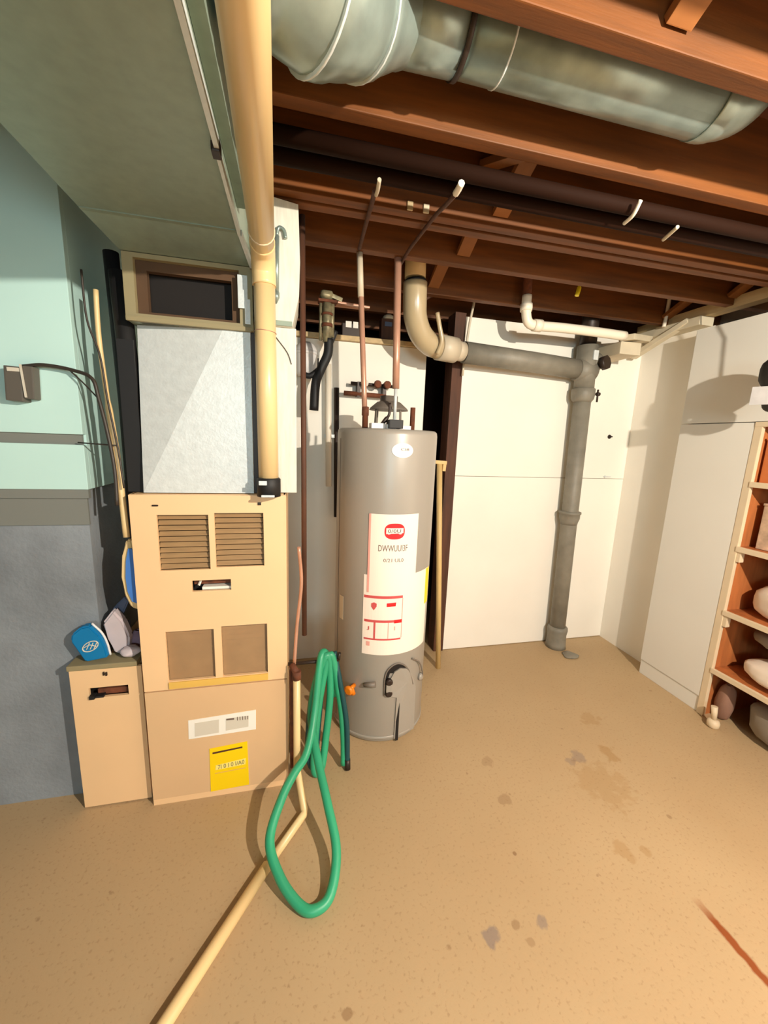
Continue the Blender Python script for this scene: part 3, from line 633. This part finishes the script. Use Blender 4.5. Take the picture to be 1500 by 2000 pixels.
R2 = HR+0.0030
obj('red_bar', patch(-122.5, -79, 0.772, 0.785, R2), 'pinkred', wh)
obj('red_bar', patch(-121.5, -78.5, 0.652, 0.664, R2), 'pinkred', wh)
obj('red_bar', patch(-121.5, -79.5, 0.562, 0.570, R2), 'pinkred', wh)
obj('red_bar', patch(-79.2, -78.4, 0.57, 0.772, R2, n=2), 'pink', wh)
obj('red_bar', patch(-110.6, -108.6, 0.57, 0.652, R2, n=2), 'pinkred', wh)
obj('red_bar', patch(-94.6, -93.9, 0.57, 0.652, R2, n=2), 'pink', wh)
obj('red_bar', patch(-88, -79, 0.648, 0.665, R2+0.0006, n=4), 'red', wh)
obj('red_mark', patch_poly([(-3, 0.014), (0, 0.02), (3, 0.014), (3, 0), (0, -0.02), (-3, -0.002)], R2+0.0004, -111, 0.733), 'pinkred', wh)
obj('red_mark', patch_poly([(-5, 0.008), (5.5, 0.011), (5, -0.008), (-5, -0.01)], R2+0.0004, -92, 0.742), 'red', wh)
obj('red_mark', patch(-118.5, -114.5, 0.53, 0.552, R2, n=3), 'pink', wh)
wrap_text('J', 0.02, 3, -117, 0.62, R2+0.0004, 'pinkred')
wrap_text('I', 0.02, 1, -87, 0.622, R2+0.0004, 'pink')
obj('badge', patch_poly(oval(11.5, 0.032), HR+0.0022, -86.8, 1.457), 'labelw', wh, 'white oval badge')
wrap_text('CI8', 0.011, 9, -84.5, 1.462, HR+0.003, 'ink')
# seam and handle recess on the left
obj('jacket_seam', patch(-167, -166, 0.06, 1.5, HR+0.0015, n=2), 'heaterdk', wh)
obj('pipe_nipple_cover', patch(-160, -152, 0.62, 0.74, HR+0.003, n=4), 'palepvc', wh)
# drain valve
dv = B(); d = (cp(-132, 0.30, 1)-cp(-132, 0.30, 0)).normalized(); p0 = cp(-132, 0.30, HR-0.005); side = Vector((-d.y, d.x, 0))
tube(dv, [p0, p0+d*0.045], 0.010, 12); drain = obj('drain_valve', dv, 'orange', wh, 'orange drain valve')
dv = B(); lathe(dv, p0+d*0.045, [(0.010, 0), (0.022, 0.004), (0.024, 0.014), (0.014, 0.02)], 14, d); tube(dv, [p0+d*0.03, p0+d*0.034+Vector((0.012, 0, -0.034))], [0.010, 0.012], 10); obj('valve_knob', dv, 'orange', drain)
dv = B(); a, b_ = cp(-119, 0.325, HR+0.012), cp(-106, 0.335, HR+0.012); tube(dv, [a, b_], [0.010, 0.014], 10); tube(dv, [cp(-108, 0.334, HR-0.01), cp(-108, 0.334, HR+0.012)], 0.008, 8); obj('gas_nipple', dv, 'heaterdk', wh)
# burner access: dark patch painting the shaded arch opening, with control and cover
arch = [(-16+0.0, -0.10), (-16, -0.02), (-14, 0.025), (-9, 0.052), (-2, 0.064), (6, 0.05), (13, 0.015), (18, -0.03), (22, -0.08), (22, -0.10)]
obj('access_shade', patch_poly(arch, HR+0.0016, -80, 0.372), 'dark', wh, 'dark arched patch painting the shade in the burner opening')
rim = [cp(-80+a, 0.372+b, HR+0.004) for a, b in arch[:-1]]
obj('access_rim', tb(spline(rim, 4), 0.004, 8), 'heaterdk', wh)
cov = [(-11, -0.105), (-11, -0.01), (-7, 0.022), (0, 0.036), (8, 0.026), (15, -0.008), (21, -0.055), (25, -0.105), (26, -0.35), (-4, -0.35), (-3, -0.12)]
bmc = B(); vs = [bmc.verts.new(cp(-78+a, 0.372+b, HR+0.008)) for a, b in cov]; ws = [bmc.verts.new(cp(-78+a, 0.372+b, HR+0.0005)) for a, b in cov]
cen = [bmc.verts.new(cp(-68, 0.372+z, HR+0.008)) for z in (-0.05,)]
for i in range(len(vs)):
    bmc.faces.new((cen[0], vs[i], vs[(i+1) % len(vs)])); bmc.faces.new((vs[i], ws[i], ws[(i+1) % len(ws)], vs[(i+1) % len(vs)]))
obj('access_cover', bmc, 'heater', wh, 'raised cover plate below the opening')
obj('slot_shade', patch(-80.5, -77, 0.01, 0.20, HR+0.0095, n=4, zbot=lambda f: 0.01, ztop=lambda f: 0.12+0.10*f), 'dark', wh)  # dark wedge laid on the cover for the shade inside a slot
for z in (0.345, 0.285): obj('control_knob', lt(cp(-91, z, HR), [(0.018, 0), (0.018, 0.016), (0.012, 0.02)], 14, (cp(-91, 0, 1)-cp(-91, 0, 0))), 'irondk', wh)
bmg = B(); obox(bmg, cp(-91, 0.315, HR+0.004), (0.03, 0.03, 0.04), Matrix.Rotation(math.radians(-1), 3, 'Z'), 0.004); obj('gas_control', bmg, 'heater', wh)
obj('gas_tube', tb(spline([cp(-62, 0.44, HR+0.006), cp(-50, 0.40, HR+0.012), cp(-42, 0.33, HR+0.016), cp(-41, 0.28, HR+0.012)], 6), 0.004, 8), 'heaterdk', wh)
bmg = B(); lathe(bmg, cp(-42, 0.30, HR), [(0.02, 0), (0.02, 0.012), (0.012, 0.018)], 12, d if False else (cp(-42, 0, 1)-cp(-42, 0, 0))); obj('tube_fitting', bmg, 'heater', wh)
# top fittings: draft hood on legs, nipples
tz = HH
bmg = B(); box(bmg, 0.40, 0.445, 1.70, 1.76, tz, tz+0.02, 0.003); box(bmg, 0.335, 0.40, 1.72, 1.78, tz, tz+0.024, 0.003); box(bmg, 0.445, 0.52, 1.73, 1.78, tz, tz+0.018, 0.003); obj('top_plate', bmg, 'plasticw', wh, 'white fittings on top')
bmg = B(); box(bmg, 0.405, 0.468, 1.675, 1.74, tz+0.002, tz+0.040, 0.004); obj('control_box', bmg, 'black', wh, 'small black box on top')
bmg = B(); lathe(bmg, (0.475, 1.995, tz+0.10), [(0.10, 0), (0.095, 0.010), (0.06, 0.04), (0.045, 0.045), (0.045, 0.07)], 24)
for a in (-150, -60, 30, 120):
    a = math.radians(a); bar(bmg, (0.475+0.09*math.cos(a), 1.995+0.09*math.sin(a), tz), (0.475+0.085*math.cos(a), 1.995+0.085*math.sin(a), tz+0.105), 0.012, 0.004)
obj('draft_hood', bmg, 'heaterdk', wh, 'grey draft hood on four legs')
bmg = B(); tube(bmg, spline([(0.385, 1.73, tz+0.02), (0.40, 1.735, tz+0.04), (0.418, 1.74, tz+0.065), (0.420, 1.745, tz+0.115)], 5), [0.009]*8+[0.006]*8, 8); obj('relief_lever', bmg, 'irondk', wh)
# copper lines
c1 = thing('copper_water_pipe', 'left copper water line rising from the heater into the joists', 'pipe', (0.315, 1.9, HH), 'copper lines above the heater')
obj('pipe', tb([(0.330, 1.86, HH+0.05), (0.322, 1.86, 1.72), (0.286, 1.86, 2.299)], 0.0125, 12), 'copper', c1)
obj('nipple', lt((0.331, 1.86, HH), [(0.014, 0), (0.014, 0.06), (0.017, 0.062), (0.017, 0.1), (0.0125, 0.102)], 12), 'rust', c1)
obj('upper_sleeve', tb([(0.296, 1.86, 2.12), (0.286, 1.86, 2.2985)], 0.0135, 12), 'palepvc', c1)
c2 = thing('copper_water_pipe', 'right copper water line rising from the heater beside the tan elbow', 'pipe', (0.485, 1.9, HH), 'copper lines above the heater')
obj('pipe', tb([(0.474, 1.86, HH+0.05), (0.474, 1.86, 1.75)], 0.008, 12), 'galv', c2)
obj('pipe', tb([(0.474, 1.86, 1.74), (0.470, 1.86, 1.9), (0.459, 1.86, 2.2985)], 0.0165, 12), 'copper', c2)
obj('nipple', lt((0.474, 1.86, HH), [(0.013, 0), (0.013, 0.05)], 12), 'galv', c2)
bm = B(); tube(bm, [(0.60, 1.98, HH), (0.60, 1.98, HH+0.12)], 0.013, 10); obj('anode_port', bm, 'rust', wh)

# stick leaning beside the heater
stk = thing('wooden_stick', 'pale yellow wooden stick with a T-shaped end leaning beside the water heater', 'stick', (0.945, 2.24, 0))
obj('shaft', tb([(0.946, 2.24, 0.0), (0.91, 2.25, 0.7), (0.872, 2.26, 1.37)], 0.017, 12), 'stick', stk)
bm = B(); obox(bm, (0.874, 2.258, 1.378), (0.078, 0.035, 0.022), Matrix.Rotation(0.05, 3, 'Y'), 0.004); bar(bm, (0.902, 2.258, 1.38), (0.898, 2.258, 1.325), 0.03, 0.02, 0, 0.003); obj('t_end', bm, 'stick', stk)

# ================================================================== PLUMBING AT THE BACK
pv = thing('pvc_drain', 'tan plastic drain elbow dropping from the joists and turning right', 'pipe', (0.74, 2.2, 1.98))
obj('top_collar', tb([(0.628, 2.15, 2.34), (0.625, 2.15, 2.50)], 0.055, 24), 'cream', pv, 'cream collar at the joists')
obj('pipe_ring', tb([(0.630, 2.15, 2.318), (0.629, 2.15, 2.33)], 0.057, 24), 'black', pv)
obj('elbow', tb(spline([(0.630, 2.15, 2.32), (0.634, 2.155, 2.235), (0.648, 2.175, 2.155), (0.692, 2.205, 2.085), (0.76, 2.24, 2.045), (0.83, 2.26, 2.035)], 7), 0.063, 28), 'tanpvc', pv)
obj('coupling', tb([(0.815, 2.255, 2.037), (0.93, 2.285, 2.035)], 0.071, 28), 'palepvc', pv, 'pale coupling')
obj('stub', tb([(0.92, 2.28, 2.035), (0.985, 2.30, 2.035)], 0.055, 24), 'palepvc', pv)
bm = B(); tube(bm, spline([(0.765, 2.16, 2.19), (0.785, 2.163, 2.12), (0.805, 2.17, 2.05), (0.79, 2.19, 1.985)], 6), 0.012, 10); obj('strap', bm, 'tanpvc', pv)
obj('hanger', tb(spline([(0.70, 2.27, 2.26), (0.76, 2.275, 2.31), (0.86, 2.28, 2.335), (0.98, 2.28, 2.34)], 6), 0.010, 8), 'post', pv)

st = thing('drain_stack', 'grey cast iron drain stack with hub joints against the white back wall', 'pipe', (1.93, 2.37, 0))
obj('branch_pipe', tb([(1.00, 2.31, 2.035), (1.5, 2.335, 2.02), (1.86, 2.355, 2.005)], 0.062, 28), 'iron', st, 'horizontal branch pipe')
obj('stack_pipe', tb([(1.945, 2.365, 0.0), (1.925, 2.365, 1.0), (1.905, 2.362, 1.92)], 0.055, 28), 'iron', st)
bm = B(); tube(bm, [(1.905, 2.36, 1.87), (1.895, 2.36, 2.16)], 0.064, 24); tube(bm, [(1.82, 2.355, 2.005), (1.95, 2.36, 2.0)], 0.068, 24); tube(bm, [(1.895, 2.36, 2.05), (1.985, 2.355, 2.065)], 0.055, 20); obj('tee', bm, 'iron', st, 'tee fitting')
bm = B(); lathe(bm, (1.906, 2.362, 1.80), [(0.056, 0), (0.070, 0.02), (0.074, 0.05), (0.074, 0.085), (0.066, 0.09)], 28); obj('hub', bm, 'iron', st)
bm = B(); lathe(bm, (1.9245, 2.365, 0.955), [(0.056, 0), (0.060, 0.02), (0.068, 0.045), (0.068, 0.075), (0.074, 0.078), (0.074, 0.092), (0.057, 0.095)], 28); obj('hub', bm, 'iron', st)
bm = B(); lathe(bm, (1.944, 2.365, 0.0), [(0.074, 0), (0.07, 0.03), (0.066, 0.10), (0.072, 0.14), (0.07, 0.16), (0.058, 0.17)], 28); obj('hub', bm, 'iron', st)
obj('stack_top', tb([(1.895, 2.36, 2.14), (1.89, 2.36, 2.52)], 0.052, 20), 'irondk', st)
bm = B(); tube(bm, [(1.975, 2.30, 2.045), (1.985, 2.27, 2.05)], 0.045, 8); obj('cleanout_plug', bm, 'irondk', st, 'dark cleanout plug')
bm = B(); box(bm, 1.89, 1.925, 2.285, 2.30, 2.06, 2.12, 0.004); obj('clamp', bm, 'galv', st, 'shiny clamp')
bm = B(); tube(bm, [(1.952, 2.29, 1.85), (1.975, 2.292, 1.85)], 0.012, 8); tube(bm, [(1.97, 2.30, 1.80), (1.968, 2.30, 1.88)], 0.006, 8); obj('bolt', bm, 'irondk', st)
# cement blob where the stack meets the floor
bm = B(); blob(bm, (1.965, 2.225, 0.006), (0.11, 0.10, 0.016), 2.0, lump=0.1, seed=9); solo('cement_patch', bm, 'iron', 'rough grey cement patch on the floor in front of the drain stack', 'cement')

wp = thing('white_pipe', 'white pipe with rusty top dropping from the joists and running right', 'pipe', (1.4, 2.28, 2.18))
obj('rusty_riser', tb([(1.290, 2.17, 2.528), (1.302, 2.17, 2.335)], 0.025, 16), 'rust', wp, 'rusty upper piece')
obj('pipe', tb(spline([(1.302, 2.17, 2.34), (1.305, 2.17, 2.26), (1.325, 2.17, 2.20), (1.38, 2.17, 2.186), (1.55, 2.17, 2.19), (1.8, 2.172, 2.19), (2.0, 2.174, 2.187)], 6), 0.027, 16), 'whitepipe', wp)
bm = B(); lathe(bm, (1.304, 2.17, 2.275), [(0.033, -0.02), (0.035, 0), (0.033, 0.02)], 16); obj('elbow_hub', bm, 'whitepipe', wp)
bm = B(); lathe(bm, (1.39, 2.17, 2.187), [(0.033, -0.03), (0.034, 0.02)], 16, (1, 0, 0)); obj('elbow_hub', bm, 'whitepipe', wp)
wb2 = B(); box(wb2, 2.005, 2.16, 2.20, 2.44, 2.09, 2.165, 0.005); bar(wb2, (2.03, 2.19, 2.185), (2.31, 2.33, 2.225), 0.09, 0.035, 0, 0.004); solo('wood_block', wb2, 'plate', 'pale wooden blocking in the back right corner above the tee', 'wood')
pb = B(); bar(pb, (2.30, 2.40, 2.13), (2.345, 2.06, 2.28), 0.05, 0.03, 0, 0.004); solo('wood_brace', pb, 'plate', 'short pale diagonal board at the right corner below the top plate', 'wood')

# valve cluster and white filter housing in the nook
vc = thing('valve_cluster', 'corroded brass valve cluster with lever handle in the nook left of the heater', 'valve', (0.17, 2.36, 1.98))
bm = B(); tube(bm, [(0.185, 2.32, 2.02), (0.185, 2.32, 2.235)], 0.024, 14); tube(bm, [(0.212, 2.33, 2.05), (0.212, 2.33, 2.24)], 0.014, 10); tube(bm, [(0.150, 2.33, 2.03), (0.150, 2.33, 2.23)], 0.009, 8); obj('valve_body', bm, 'brass', vc)
bm = B(); box(bm, 0.135, 0.235, 2.29, 2.35, 2.222, 2.236, 0.003); tube(bm, [(0.185, 2.32, 2.10), (0.185, 2.32, 2.118)], 0.030, 14); tube(bm, [(0.185, 2.32, 2.16), (0.185, 2.32, 2.172)], 0.030, 14); obj('bracket', bm, 'rust', vc)
bm = B(); blob(bm, (0.18, 2.32, 2.262), (0.075, 0.06, 0.05), 2.4, lump=0.08, seed=4); bar(bm, (0.205, 2.32, 2.262), (0.265, 2.32, 2.244), 0.03, 0.022, 0, 0.004); obj('valve_bonnet', bm, 'brass', vc)
bm = B(); bar(bm, (0.24, 2.32, 2.232), (0.42, 2.325, 2.226), 0.025, 0.010, 0, 0.002); obj('lever', bm, 'copper', vc, 'flat lever handle')
bm = B(); tube(bm, spline([(0.195, 2.32, 2.04), (0.19, 2.32, 1.96), (0.155, 2.32, 1.88), (0.125, 2.32, 1.80), (0.115, 2.32, 1.65)], 6), 0.026, 12); tube(bm, spline([(0.16, 2.32, 1.89), (0.10, 2.325, 1.84), (0.065, 2.33, 1.84)], 5), 0.016, 10); tube(bm, spline([(0.235, 2.34, 2.09), (0.215, 2.34, 2.04), (0.195, 2.34, 2.0)], 5), 0.014, 8); obj('black_pipework', bm, 'black', vc, 'black elbows and pipes below the valve')
fh = thing('filter_housing', 'white plastic water filter canister below the valve cluster', 'water filter', (0.09, 2.40, 1.86))
obj('canister', lt((0.075, 2.432, 1.85), [(0.05, 0), (0.062, 0.02), (0.066, 0.14), (0.05, 0.17), (0.03, 0.185)], 24), 'plasticw', fh)
obj('cap_ring', lt((0.075, 2.432, 1.965), [(0.069, 0), (0.069, 0.02)], 24), 'plasticw', fh)
obj('bracket', bx(0.04, 0.15, 2.46, 2.50, 1.9, 1.96), 'irondk', fh)
wrd = thing('white_riser_pipe', 'white vertical pipe with dark edge on the half wall behind the heater', 'pipe', (0.23, 2.46, 1.3))
obj('pipe', tb([(0.215, 2.45, 1.2), (0.205, 2.45, 1.93)], 0.018, 12), 'whitepipe', wrd)
obj('dark_conduit', tb([(0.268, 2.47, 1.0), (0.258, 2.47, 1.80)], 0.016, 12), 'irondk', wrd)
obj('pipe_clip', bx(0.19, 0.28, 2.462, 2.50, 1.5, 1.52), 'galv', wrd)
# small boxes on the sill
for (x, z, m, l, n, c) in ((0.31, 2.107, 'irondk', 'black box with two white tags on the sill, left of the first copper pipe', 'control_box', 'box'), (0.55, 2.107, 'post', 'dark brown box with a blue tag on the sill between the copper pipes', 'wall_box', 'box')):
    t_ = thing(n, l, c, (x+0.04, 2.53, z))
    obj('box_body', bx(x-0.02, x+0.09, 2.50, 2.57, z, z+(0.075 if n == 'control_box' else 0.125), bev=0.003), m, t_)
    if n == 'control_box':
        obj('tag', bx(x+0.0, x+0.035, 2.495, 2.50, z+0.05, z+0.085), 'labelw', t_); obj('tag', bx(x+0.045, x+0.075, 2.495, 2.50, z+0.05, z+0.085), 'labelw', t_)
    else:
        obj('tag', bx(x-0.0, x+0.045, 2.495, 2.50, z+0.08, z+0.105), 'boxblue' if False else 'bluegrey', t_)
        obj('cap', lt((x+0.03, 2.53, z+0.125), [(0.04, 0), (0.034, 0.02), (0.015, 0.032)], 14), 'palepvc', t_)
# pipes crossing behind the heater below the elbow
mn = thing('pipe_manifold', 'brown pipe manifold with valves on the half wall behind the copper lines', 'pipe', (0.47, 2.43, 1.7))
obj('pipe', tb([(0.30, 2.44, 1.77), (0.56, 2.44, 1.765)], 0.014, 10), 'rust', mn)
obj('pipe', tb([(0.34, 2.44, 1.83), (0.60, 2.44, 1.825)], 0.010, 10), 'irondk', mn)
for x in (0.42, 0.50, 0.56): obj('valve', lt((x, 2.41, 1.83), [(0.02, -0.02), (0.024, 0), (0.02, 0.02)], 10, (0, -1, 0)), 'rust' if x != 0.42 else 'labelg', mn)
obj('bracket', bx(0.38, 0.40, 2.43, 2.50, 1.755, 1.84), 'irondk', mn); obj('bracket', bx(0.54, 0.56, 2.43, 2.50, 1.755, 1.84), 'irondk', mn)

# ================================================================== TALL CABINET AND SHELVES
tc_ = thing('tall_cabinet', 'tall plain white cabinet against the right wall beside the open shelves', 'cabinet', (2.45, 1.76, 0))
bm = B(); box(bm, 2.318, 2.62, 1.566, 1.96, 0.0, 1.661); obj('cabinet_body', bm, 'cabwhite', tc_)
obj('plinth', bx(2.304, 2.318, 1.562, 1.962, 0.0, 0.098, bev=0.004), 'cabwhite', tc_)
obj('lower_door', bx(2.298, 2.318, 1.562, 1.962, 0.101, 1.659, bev=0.003), 'cabwhite', tc_)
uc_ = thing('upper_cabinet', 'long white upper cabinet over the tall cabinet and the shelves', 'cabinet', (2.45, 1.3, 1.663))
obj('door', bx(2.298, 2.318, 0.65, 1.962, 1.663, 2.195, bev=0.003), 'cabwhite', uc_)
obj('cabinet_body', bx(2.318, 2.62, 0.65, 1.96, 1.664, 2.195), 'cabwhite', uc_)
sh = thing('shelving_unit', 'open shelving unit with cream edges and orange wood at the right edge', 'shelf', (2.5, 1.1, 0))
obj('side_panel', bx(2.319, 2.72, 1.535, 1.561, 0.0, 1.66), 'shelfwood', sh)
obj('stile', bx(2.296, 2.318, 1.525, 1.561, 0.0, 1.655, bev=0.003), 'shelfedge', sh, 'cream face stile')
obj('side_panel', bx(2.31, 2.72, 0.65, 0.68, 0.0, 1.66), 'shelfwood', sh)
obj('back_panel', bx(2.72, 2.735, 0.65, 1.56, 0.0, 1.66), 'shelfwood', sh)
SZ = (1.355, 1.01, 0.648, 0.30)
for z in SZ:
    o = obj('shelf', bx(2.31, 2.72, 0.681, 1.534, z-0.02, z, bev=0.002), 'shelfwood', sh)
    obj('shelf_edge', bx(2.292, 2.309, 0.681, 1.530, z-0.024, z+0.004, bev=0.003), 'shelfedge', o)
obj('top_rail', bx(2.294, 2.315, 0.65, 1.56, 1.636, 1.661, bev=0.003), 'shelfedge', sh)
for z in (0.93, 0.56): obj('cleat', bx(2.300, 2.33, 1.505, 1.534, z, z+0.06, bev=0.003), 'shelfedge', sh)
# contents
def carton(name, m, label, cat, x0, x1, y0, y1, z0, z1, top=None):
    t_ = thing(name, label, cat, ((x0+x1)/2, (y0+y1)/2, z0)); obj('carton_body', bx(x0, x1, y0, y1, z0, z1, bev=0.004), m, t_)
    obj('lid', bx(x0-0.003, x1+0.003, y0-0.003, y1+0.003, z1, z1+0.012, bev=0.003), top or m, t_); return t_
carton('storage_box', 'oranget', 'orange-brown box on the top shelf against the side panel', 'box', 2.34, 2.68, 1.30, 1.52, 1.356, 1.57)
jar = thing('jar', 'small dark red jar on the orange box at the picture edge', 'jar', (2.36, 1.43, 1.583))
obj('jar_body', lt((2.375, 1.44, 1.583), [(0.026, 0), (0.028, 0.004), (0.028, 0.03), (0.022, 0.036)], 16), 'redjar', jar); obj('jar_lid', lt((2.375, 1.44, 1.619), [(0.026, 0), (0.026, 0.012), (0.02, 0.014)], 16), 'dark', jar)
carton('speckled_box', 'carton', 'pale speckled carton on the second shelf', 'box', 2.37, 2.64, 1.20, 1.492, 1.012, 1.24)
def sack(name, m, label, c, size, seed, k=2.6, lump=0.05):
    t_ = thing(name, label, 'bag', (c[0], c[1], c[2]-size[2]/2)); bm = B(); blob(bm, c, size, k, lump=lump, seed=seed); obj('sack', bm, m, t_)
    bm = B(); cz = c[2]+size[2]*0.44; tube(bm, spline([(c[0]-0.03, c[1]+0.05, cz), (c[0], c[1], cz+0.022), (c[0]+0.03, c[1]-0.05, cz)], 4), [0.010, 0.014, 0.016, 0.018, 0.018, 0.018, 0.014, 0.012, 0.010], 8); obj('tied_neck', bm, m, t_); return t_
sack('plastic_sack', 'bagwhite', 'white plastic sack on the third shelf', (2.45, 1.31, 0.752), (0.23, 0.32, 0.20), 11)
sack('grey_sack', 'baggrey', 'grey cloth bundle behind the white sack on the third shelf', (2.652, 1.13, 0.775), (0.10, 0.5, 0.24), 12)
sack('grey_sack', 'baggrey', 'grey bag filling the fourth shelf above the white bag', (2.52, 1.20, 0.535), (0.31, 0.54, 0.10), 13, 2.6, 0.03)
sack('plastic_sack', 'bagwhite', 'white crumpled bag lying at the front of the fourth shelf', (2.44, 1.25, 0.372), (0.24, 0.40, 0.13), 14, 2.3, 0.05)
sack('grey_sack', 'baggrey', 'large grey sack on the floor under the lowest shelf', (2.49, 1.10, 0.112), (0.31, 0.60, 0.21), 15, 3.2, 0.025)
bm = B(); blob(bm, (2.378, 1.478, 0.115), (0.085, 0.085, 0.22), 2.2, lump=0.05, seed=16); solo('brown_bundle', bm, 'brownbag', 'brown cloth bundle standing on end at the foot of the shelves', 'cloth')
kb = B(); lathe(kb, (2.262, 1.44, 0.0), [(0.018, 0), (0.028, 0.01), (0.030, 0.03), (0.024, 0.045), (0.008, 0.05)], 16); tube(kb, [(2.262, 1.44, 0.048), (2.264, 1.452, 0.12)], [0.012, 0.016], 10); solo('cream_knob', kb, 'shelfedge', 'small cream knob-ended peg lying at the foot of the shelves', 'peg')
# black bag with white tag hanging near the cabinet
bb = thing('black_bag', 'black bag with a white tag hanging in front of the cabinet at the right edge', 'bag', (2.12, 1.42, 1.70))
bm = B(); blob(bm, (2.14, 1.385, 1.86), (0.13, 0.16, 0.18), 2.2, lump=0.05, seed=21); obj('bag_body', bm, 'blackbag', bb)
bm = B(); blob(bm, (2.14, 1.39, 1.74), (0.08, 0.10, 0.10), 2.4, lump=0.03, seed=22); obj('bag_base', bm, 'blackbag', bb)
bm = B(); obox(bm, (2.072, 1.405, 1.762), (0.004, 0.075, 0.08), Matrix.Rotation(math.radians(28), 3, 'Z')); obj('tag', bm, 'tagpaper', bb, 'white paper tag')
obj('cord', tb([(2.14, 1.385, 1.94), (2.14, 1.40, 2.12), (2.14, 1.52, 2.31)], 0.004, 6), 'plasticw', bb)

# ================================================================== HOSE AND CONDENSATE PIPE ON THE FLOOR
hk = B(); tube(hk, [(-0.027, 1.62, 0.507), (0.2, 1.62, 0.507)], 0.008, 8); tube(hk, [(0.196, 1.62, 0.507), (0.2, 1.62, 0.54)], 0.008, 8); solo('hose_hook', hk, 'irondk', 'dark iron hook on the furnace side that carries the green hose', 'hook')
hs = thing('garden_hose', 'green garden hose hung in coils beside the furnace with one loop on the floor', 'hose', (0.1, 1.4, 0))
p = [(0.222, 1.545, 0.02), (0.222, 1.575, 0.14), (0.205, 1.60, 0.32), (0.160, 1.62, 0.537), (0.118, 1.60, 0.38), (0.092, 1.57, 0.18), (0.085, 1.52, 0.035), (0.118, 1.54, 0.025), (0.140, 1.585, 0.14), (0.160, 1.61, 0.36), (0.145, 1.615, 0.538),
     (0.095, 1.60, 0.42), (0.071, 1.54, 0.292), (0.090, 1.393, 0.215), (0.120, 1.25, 0.140), (0.141, 1.127, 0.075), (0.111, 1.027, 0.027), (0.055, 1.0, 0.0175), (0.005, 1.027, 0.024), (-0.053, 1.095, 0.058), (-0.087, 1.184, 0.104), (-0.049, 1.286, 0.159), (-0.002, 1.356, 0.195), (0.049, 1.42, 0.225), (0.085, 1.52, 0.33), (0.120, 1.62, 0.54), (0.165, 1.66, 0.46), (0.185, 1.66, 0.3)]
obj('hose', tb(spline(p, 8), 0.0165, 14), 'hose', hs)
p2 = [(0.178, 1.64, 0.537), (0.20, 1.60, 0.42), (0.232, 1.57, 0.22), (0.236, 1.535, 0.03)]
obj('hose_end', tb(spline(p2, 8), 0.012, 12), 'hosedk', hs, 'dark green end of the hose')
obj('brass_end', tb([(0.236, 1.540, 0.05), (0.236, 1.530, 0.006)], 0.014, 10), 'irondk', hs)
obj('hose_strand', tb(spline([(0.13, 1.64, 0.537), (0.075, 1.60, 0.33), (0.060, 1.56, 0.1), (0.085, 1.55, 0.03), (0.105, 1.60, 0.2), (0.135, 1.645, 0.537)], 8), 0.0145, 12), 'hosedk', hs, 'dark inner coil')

cd = thing('condensate_pipe', 'cream plastic drain pipe from the furnace running across the floor', 'pipe', (0.0, 1.4, 0))
obj('pipe', tb([(0.009, 1.455, 0.56), (0.009, 1.455, 0.13), (0.012, 1.452, 0.11), (0.036, 1.345, 0.030), (0.034, 1.332, 0.020), (-0.107, 1.15, 0.017)], 0.0145, 14), 'cream', cd)
obj('floor_pipe', tb([(-0.095, 1.165, 0.019), (-0.319, 0.838, 0.019), (-0.75, 0.2, 0.019)], 0.0185, 14), 'cream', cd)
bm = B(); tube(bm, [(0.009, 1.455, 0.54), (0.009, 1.455, 0.575)], 0.018, 14); tube(bm, [(0.009, 1.455, 0.565), (-0.010, 1.485, 0.585)], 0.013, 12); obj('elbow', bm, 'rust', cd)
bm = B(); tube(bm, [(-0.008, 1.49, 0.1), (-0.008, 1.49, 0.56)], 0.012, 10); solo('gas_drip_leg', bm, 'rust', 'rusty brown pipe behind the cream drain pipe at the furnace corner', 'pipe')
